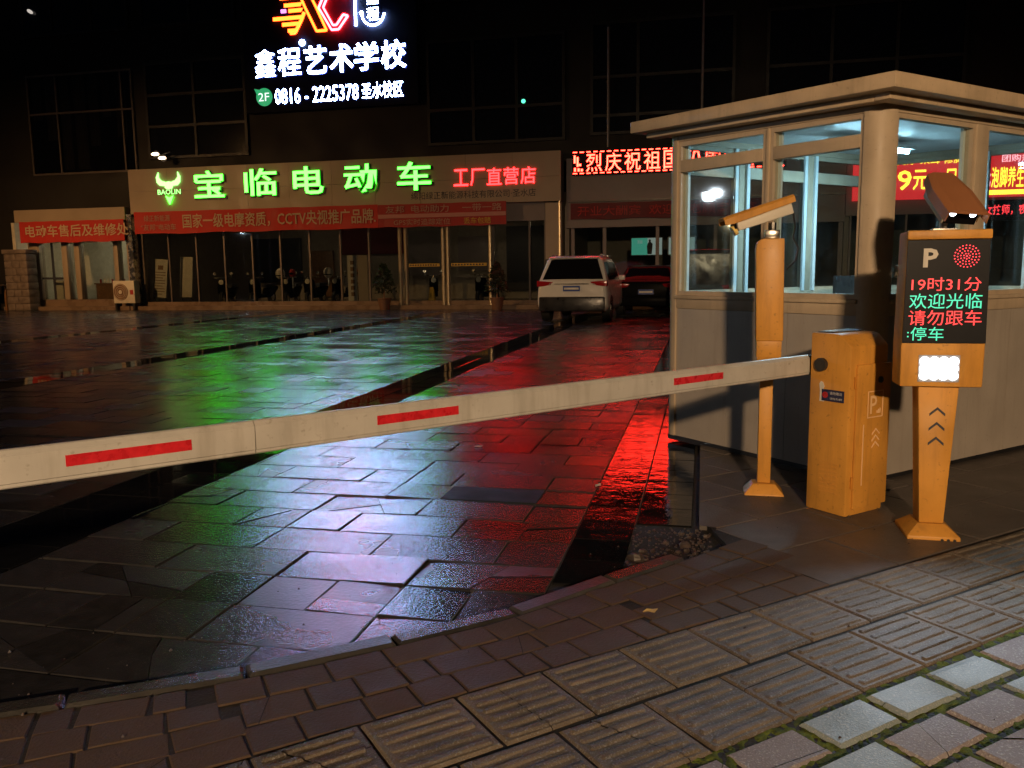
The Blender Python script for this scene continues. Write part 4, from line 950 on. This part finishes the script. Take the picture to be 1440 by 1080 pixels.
# a desk and chair inside
dk = thing('booth_desk', 'plain desk inside the guard booth below the far window', 'desk', C0+BB*1.3+BA*1.2, math.atan2(BB.y, BB.x))
MB().box(-.7, .7, -.22, .3, .82, .86).build('top', m_wood, dk)
for s in (-.66, .62): MB().box(s, s+.04, -.2, .28, .10, .819).build('side', m_wood, dk)
o = thing('booth_monitor', 'small dark monitor standing on the guard booth desk', 'monitor', C0+BB*1.55+BA*1.28+Vector((0, 0, .861)), math.atan2(BB.y, BB.x))
MB().box(-.24, .24, -.02, .02, .08, .38).build('screen', m_blackpl, o, bevel=.006); MB().box(-.1, .1, -.07, .07, 0, .015).build('foot', m_blackpl, o); MB().box(-.02, .02, -.015, .015, .015, .09).build('neck', m_blackpl, o)
o = MB().box(0, .10, -.012, .0, 0, .075).build('switch_box', m_offw, loc=C0+BB*.16-BA*.001+Vector((0, 0, 1.24)), rot=(0, 0, math.atan2(BB.y, BB.x)), bevel=.006); tag(o, 'small white switch box on the booth window frame beside the display post', 'box')

# ================================================================== BARRIER GATE
Hn = Vector((.733, 4.428, .014))
bg = thing('barrier_gate', 'orange barrier gate cabinet with long white red-striped arm across the lane', 'barrier gate', Hn, math.atan2(BB.y, BB.x))
W1, W2, HH = .305, .245, .955                        # along the right face (local x), along the left face (local y)
MB().prism([(0, .012), (W2, .012), (W2, .955), (.085, .955), (.06, .949), (.0, .892)], 0, W1, 'x').build('cabinet', m_orange, bg, bevel=.010)
MB().box(.03, W1-.03, .13, W2-.02, .957, .962).build('hood_plate', m_steel, bg)
MB().box(-.015, W1+.015, -.015, W2+.015, -.0, .011).build('base_plate', m_orange_d, bg)
dr = MB().box(.045, W1+.014, -.014, .0, .05, .80).build('door', m_orange, bg, bevel=.005)
MB().disc((.225, -.014, .715), .017, (0, -1, 0), .008, 16).build('lock', m_blackpl, dr)
for z_ in (.16, .68): MB().tube((.037, -.006, z_), (.037, -.006, z_+.06), .007, 8).build('hinge', m_orange_d, bg)
for x_, y_ in ((.03, -.009), (.27, -.009)): MB().tube((x_, y_, .010), (x_, y_, .022), .008, 6).build('bolt', m_steel, bg)
FR = (Vector((0, -.0152, 0)), Vector((1, 0, 0)), Vector((0, 0, 1)), Vector((0, -1, 0)))
m_mark = M('pale_marking', (.78, .52, .28), .5, var=.05)
fr = MB()
for a in ((.13, .255, .655, .660), (.13, .255, .520, .525), (.13, .135, .525, .655), (.250, .255, .525, .655)): fr.box(a[0], a[1], -.0165, -.0142, a[2], a[3])
fr.build('logo_frame', m_mark, dr); lettering('logo_letter', 'P', .150, .205, .540, .095, 0, m_mark, dr, .01, 0, frame=FR, hfit=True)
fr = MB()
for k in range(3): fr.box(.205+.012*k, .212+.012*k, -.0165, -.0142, .54, .555+.006*k)
fr.build('logo_bars', m_mark, dr)
fr = MB().box(.10, .106, -.0165, -.0142, .17, .49); fr.build('stripe', m_mark, dr)
for k in range(3):
    z = .36+k*.034; MB().prism([(.175, z), (.205, z+.026), (.235, z), (.235, z+.008), (.205, z+.034), (.175, z+.008)], -.0165, -.0142).build('arrow', m_mark, dr)
# vents and sticker on the left face (local x = 0)
for k in range(8): MB().box(-.003, .001, .055, .165, .12+k*.022, .127+k*.022).build('vent_slot', m_orange, bg)
st = MB().box(-.0035, -.0005, .03, .165, .605, .665).build('sticker', m_navy, bg)
FS = (Vector((-.004, 0, 0)), Vector((0, -1, 0)), Vector((0, 0, 1)), Vector((-1, 0, 0)))
lettering('sticker_lettering', '请勿靠近', -.115, -.04, .640, .016, 0, m_helm, st, 0, 0, frame=FS); lettering('sticker_lettering', '注意安全 禁止攀爬', -.115, -.04, .615, .011, 0, m_helm, st, 0, 0, frame=FS)
MB().disc((-.0035, .143, .636), .017, (-1, 0, 0), .001, 16).build('sticker_symbol', m_scred, st)
FI = MB().prism([(.150, .60), (.178, .60), (.176, .655), (.182, .69), (.172, .705), (.160, .700), (.150, .68), (.158, .66)], -.0032, -.0006, 'x').build('sticker_figure', m_offw, bg)
MB().disc((-.02, .17, .792), .035, (1, 0, 0), .022, 18).build('hub', m_blackpl, bg)
# the arm: its own frame, turned from the cabinet
AD = Vector((-.643, -.766, 0)); A0 = Vector((.585, 4.70, .793))
inv = Matrix.Translation(Hn) @ Matrix.Rotation(math.atan2(BB.y, BB.x), 4, 'Z'); inv = inv.inverted()
arm_m = Matrix((AD, Vector((.766, -.643, 0)), Vector((0, 0, 1)))).transposed().to_4x4(); arm_m.translation = A0   # x along the arm, y towards the viewer
AM = inv @ arm_m
LEN = 5.2
prof = [(-.022, -.050), (.016, -.053), (.020, -.049), (.020, -.041), (.023, -.038), (.023, .036), (.019, .040), (.010, .050), (.004, .053), (-.022, .050)]
def arm_piece(x0, x1): 
    return MB().loft([[(x, a, b) for a, b in prof] for x in (x0, x1)])
o = arm_piece(.06, 3.064).build('arm', m_white, bg); o.data.transform(AM)
o2 = arm_piece(3.067, LEN).build('arm_tip', m_white, bg); o2.data.transform(AM)
for x0, x1 in ((.776, 1.123), (2.298, 2.635), (3.262, 3.602), (4.6, 4.94)):
    q = MB().box(x0, x1, .0225, .0245, -.012, .020).build('red_stripe', m_redtape, bg); q.data.transform(AM)
q = MB().box(.03, .059, -.026, .018, -.056, .05).build('arm_cap', m_blackpl, bg); q.data.transform(AM)

# ================================================================== CAMERA POST
cp = thing('camera_post', 'orange post with a slanting plate camera standing before the booth window', 'camera post', (.36, 4.87, .014))
MB().loft([[(sx*a, sy*b, z) for sx, sy in ((-1, -1), (1, -1), (1, 1), (-1, 1))] for a, b, z in ((.108, .09, 0), (.108, .09, .02), (.062, .055, .075))]).build('foot', m_orange, cp, bevel=.004)
MB().box(-.036, .036, -.03, .03, .076, .72).build('lower_column', m_orange, cp, bevel=.004)
MB().loft([[(sx*a+.006, sy*b-.005, z) for sx, sy in ((-1, -1), (1, -1), (1, 1), (-1, 1))] for a, b, z in ((.050, .034, .721), (.064, .045, .80), (.066, .05, .80), (.067, .06, .89))]).build('neck', m_orange, cp, bevel=.003)
MB().prism([(-.065, .891), (.079, .891), (.071, 1.452), (-.045, 1.452), (-.070, 1.435), (-.078, 1.40)], -.072, .045).build('upper_panel', m_orange, cp, bevel=.006)
MB().box(-.03, .05, -.025, .025, 1.453, 1.50).build('bracket', m_steel, cp, bevel=.004); MB().tube((.01, 0, 1.48), (.01, 0, 1.54), .022, 10).build('ball_joint', m_steel, cp)
hd = bpy.data.objects.new('camera_head', None)
h0 = Vector((-.05, -.02, 1.575)); 
CH = Matrix.Translation((-.055, -.02, 1.578)) @ Matrix.Rotation(R(14), 4, 'Z') @ Matrix.Rotation(R(-17), 4, 'Y')     # local -x is the lens end
def chp(mbx, name, mat, par=cp, bevel=0):
    o = mbx.build(name, mat, par, bevel); o.data.transform(CH); return o
body = chp(MB().box(-.15, .165, -.05, .05, -.042, .032), 'camera_body', m_offw, cp, .008)
chp(MB().disc((-.151, 0, -.006), .036, (-1, 0, 0), .012, 18), 'lens_glass', m_carglass, body)
ring = chp(MB().disc((-.152, .0, -.03), .03, (-1, 0, -.3), .02, 12), 'lens_ring', E_warm if False else M('amber_lens', (.8, .6, .2), .3), body)
def shell_ring(x, w_, top, low): return [(x, -w_, low), (x, -w_, top-.012), (x, -w_+.014, top), (x, w_-.014, top), (x, w_, top-.012), (x, w_, low), (x, w_-.004, low), (x, w_-.004, top-.016), (x, -w_+.004, top-.016), (x, -w_+.004, low)]
chp(MB().loft([shell_ring(-.215, .060, .050, .012), shell_ring(-.17, .062, .054, .004), shell_ring(.185, .062, .058, .018)]), 'sun_hood', m_orange, cp)
cab = MB(); pp = [(.12, .04, 1.60), (.135, .06, 1.52), (.125, .06, 1.46), (.155, .05, 1.40), (.14, .04, 1.33), (.09, .03, 1.28)]
for a, b in zip(pp, pp[1:]): cab.tube(a, b, .006, 6)
cab.build('cable', m_blackpl, cp)

# ================================================================== DISPLAY POST
dp = thing('parking_display', 'orange parking display post with red and teal text and a bright white lamp', 'display sign', (1.08, 4.25, .014))
# local: front face at y = -.10, width .35
MB().loft([[(sx*a, sy*b, z) for sx, sy in ((-1, -1), (1, -1), (1, 1), (-1, 1))] for a, b, z in ((.116, .13, 0), (.116, .13, .03), (.062, .075, .078))]).build('foot', m_orange, dp, bevel=.004)
MB().loft([[(sx*a, y_, z) for sx, y_ in ((-1, -.07), (1, -.07), (1, .05), (-1, .05))] for a, z in ((.054, .079), (.088, .735))]).build('column', m_orange, dp, bevel=.006)
MB().loft([[(sx*a, y_, z) for sx, y_ in ((-1, -.10), (1, -.10), (1, .07), (-1, .07))] for a, z in ((.176, .736), (.178, .935), (.172, 1.435), (.170, 1.448))]).build('head', m_orange, dp, bevel=.008)
MB().box(-.176, .176, -.118, -.08, 1.409, 1.452).build('head_cap', m_orange, dp, bevel=.008)
sp = MB().loft([[(sx*a, y_, z) for sx, y_ in ((-1, -.108), (1, -.108), (1, -.1012), (-1, -.1012))] for a, z in ((.1755, .940), (.1705, 1.407))]).build('display_panel', m_screen, dp)
FD = (Vector((0, -.1095, 0)), Vector((1, 0, 0)), Vector((0, 0, 1)), Vector((0, -1, 0)))
def dl(t, x0, x1, z0, h, mat, off=.0, ext=.0, nm='lettering', hf=True): return lettering(nm, t, x0, x1, z0, h, 0, mat, sp, off, ext, 2, FD, hfit=hf)
dl('P', -.104, -.042, 1.285, .085, M('grey_mark', (.55, .52, .47), .5), .03)
dl('19时31分', -.148, .143, 1.178, .062, E_dispr, .0)
dl('欢迎光临', -.154, .150, 1.098, .069, E_dispg); dl('请勿跟车', -.154, .152, 1.022, .069, E_dispr); dl('停车', -.142, -.002, .952, .062, E_dispg)
MB().box(-.156, -.150, -.1105, -.1085, .985, .991).box(-.156, -.150, -.1105, -.1085, .967, .973).build('lettering', E_dispg, sp)
dots = MB(); dots.disc((.076, -.1085, 1.333), .004, (0, -1, 0), .002, 6)
for rg in range(1, 5):
    for k in range(2+rg*5):
        a = 2*math.pi*k/(2+rg*5)+rg*.2; r_ = .0128*rg; dots.disc((.076+r_*math.cos(a), -.1085, 1.333+r_*math.sin(a)*.95), .0029, (0, -1, 0), .002, 6)
dots.build('red_lamp_dots', E_dispr2, sp)
lm = MB()
for i in range(4):
    for j in range(3): lm.disc((-.062+i*.041-.012, -.102, .79+j*.033), .0205, (0, -1, 0), .006, 12)
MB().box(-.10, .075, -.1035, -.1002, .76, .885).build('lamp_plate', m_grey, dp); lo_ = lm.build('fill_lamp', E_lamp, dp)
al = bpy.data.lights.new('fill_light', 'AREA'); al.shape = 'RECTANGLE'; al.size = .16; al.size_y = .1; al.spread = R(100); al.energy = P_SIGN; al.color = (.74, .88, 1)
ao = bpy.data.objects.new('fill_light', al); COL.objects.link(ao); ao.parent = dp; ao.location = (-.012, -.115, .823); ao.rotation_euler = (R(-70), 0, 0)
for k in range(3):
    z = .455+k*.07; MB().prism([(-.034, z), (0, z+.030), (.034, z), (.034, z+.013), (0, z+.043), (-.034, z+.013)], -.0735, -.0705).build('arrow', m_ink, dp)
for (x_, z_) in ((.04, .02), (.07, .02), (.10, .02)): MB().disc((x_*.9, -.131, z_-.004), .007, (0, -1, 0), .004, 8).build('bolt', m_skid, dp)
# camera with two white LEDs on top
MB().tube((0.0, 0, 1.449), (0.0, 0, 1.50), .018, 10).build('camera_stem', m_steel, dp); MB().box(-.05, .05, -.03, .03, 1.4495, 1.461).build('camera_plate', m_steel, dp)
QH = Matrix.Translation((.045, -.02, 1.545)) @ Matrix.Rotation(R(4), 4, 'Y') @ Matrix.Rotation(R(13), 4, 'Z') @ Matrix.Rotation(R(34), 4, 'X')          # lens end is local -y
def qp(mbx, name, mat, par=dp, bevel=0):
    o = mbx.build(name, mat, par, bevel); o.data.transform(QH); return o
qb = qp(MB().box(-.080, .080, -.06, .18, -.042, .038), 'camera_body', m_offw, dp, .008)
qp(MB().box(-.072, .072, -.064, -.0602, -.036, .032), 'camera_window', m_carglass, qb)
for x_ in (-.045, .045): qp(MB().disc((x_, -.0642, .016), .0135, (0, -1, 0), .003, 14), 'led_lamp', E_lamp, qb)
brown = M('brown_hood', (.34, .14, .06), .5, var=.06)
qp(MB().loft([[(-.098*k_, y_, .0), (-.094*k_, y_, .045), (-.06*k_, y_, .058), (.06*k_, y_, .058), (.094*k_, y_, .045), (.098*k_, y_, .0), (.092*k_, y_, .0), (.088*k_, y_, .042), (-.088*k_, y_, .042), (-.092*k_, y_, .0)] for y_, k_ in ((-.11, .98), (.10, 1.0), (.24, .72))]), 'sun_hood', brown, dp)
qp(MB().box(.081, .0875, -.05, .02, -.03, .005), 'side_bracket', m_steel, dp)

# ================================================================== STREET LAMPS BEHIND THE VIEWER
def street_lamp(x, y, h, aim, power, col, label, mat, spot=None, rad=.25, blend=.6, drop=.02):
    t = thing('street_lamp', label, 'street lamp', (x, y, 0), group='street lamps round the lot')
    MB().tube((0, 0, 0), (0, 0, h+.15), .09, 12, .05).build('pole', m_grey, t, smooth=True)
    MB().disc((0, 0, 0), .18, (0, 0, 1), .03, 14).build('base_plate', m_grey, t)
    d = Vector((aim[0]-x, aim[1]-y, 0)).normalized()
    MB().tube((0, 0, h), tuple(d*1.0+Vector((0, 0, h+.18))), .04, 10).build('arm', m_grey, t)
    p = d*1.35+Vector((0, 0, h-.05)); n_ = 24
    hd_ = MB().loft([[(r_*math.cos(2*math.pi*i/n_), r_*math.sin(2*math.pi*i/n_), z) for i in range(n_)] for r_, z in ((.42, -drop), (.42, .10), (.2, .24), (.18, .22), (.40, .09), (.405, -drop))], caps=False)
    hd_.disc((0, 0, .215), .19, (0, 0, 1), .02, 24); hd_ = hd_.build('lamp_head', m_grey, t, smooth=True); hd_.location = p
    MB().sphere((0, 0, .10), .1, 14, 8, (1.5, 1.5, .5)).build('lamp_lens', mat, hd_, smooth=True)
    L_ = bpy.data.lights.new('lamp_light', 'SPOT'); L_.energy = power; L_.color = col; L_.shadow_soft_size = rad; L_.spot_size = R(spot or 150); L_.spot_blend = blend
    lo = bpy.data.objects.new('lamp_light', L_); COL.objects.link(lo); lo.parent = t; lo.location = p
    lo.rotation_euler = (Vector(aim)-(Vector((x, y, 0))+p)).to_track_quat('-Z', 'Y').to_euler()
    return t
street_lamp(2.4, -14.2, 5.4, (1.6, 4.6, 0), P_STREET, C_STREET, 'tall warm street lamp behind the viewer on the right', E_warm, 50, .33, .8, .0)
street_lamp(-26, 12, 8, (-16, 30, 1), P_ORANGE, C_ORANGE, 'orange street lamp out to the left facing the shops', E_warm, 120, .12, .8, .07)
street_lamp(-30, 6.3, 4.4, (0, 5.8, 1.5), P_WHITE, C_WHITE, 'white fill lamp far out to the left of the lot', E_warm, 30, .1, .8, -.02)  # unseen white lamp, its beam added to fill shadows on the booth's left face
wf_ = thing('flood_light', 'white flood light on a pole far out to the left of the lot', 'light', (-31, 6.6, 0))
MB().tube((0, 0, 0), (0, 0, 4.2), .06, 10).build('pole', m_grey, wf_); MB().box(-.12, 0, -.25, .25, 4.2, 4.6).build('housing', m_grey, wf_, bevel=.02); MB().box(.001, .02, -.2, .2, 4.24, 4.56).build('lamp_lens', E_wspot, wf_)
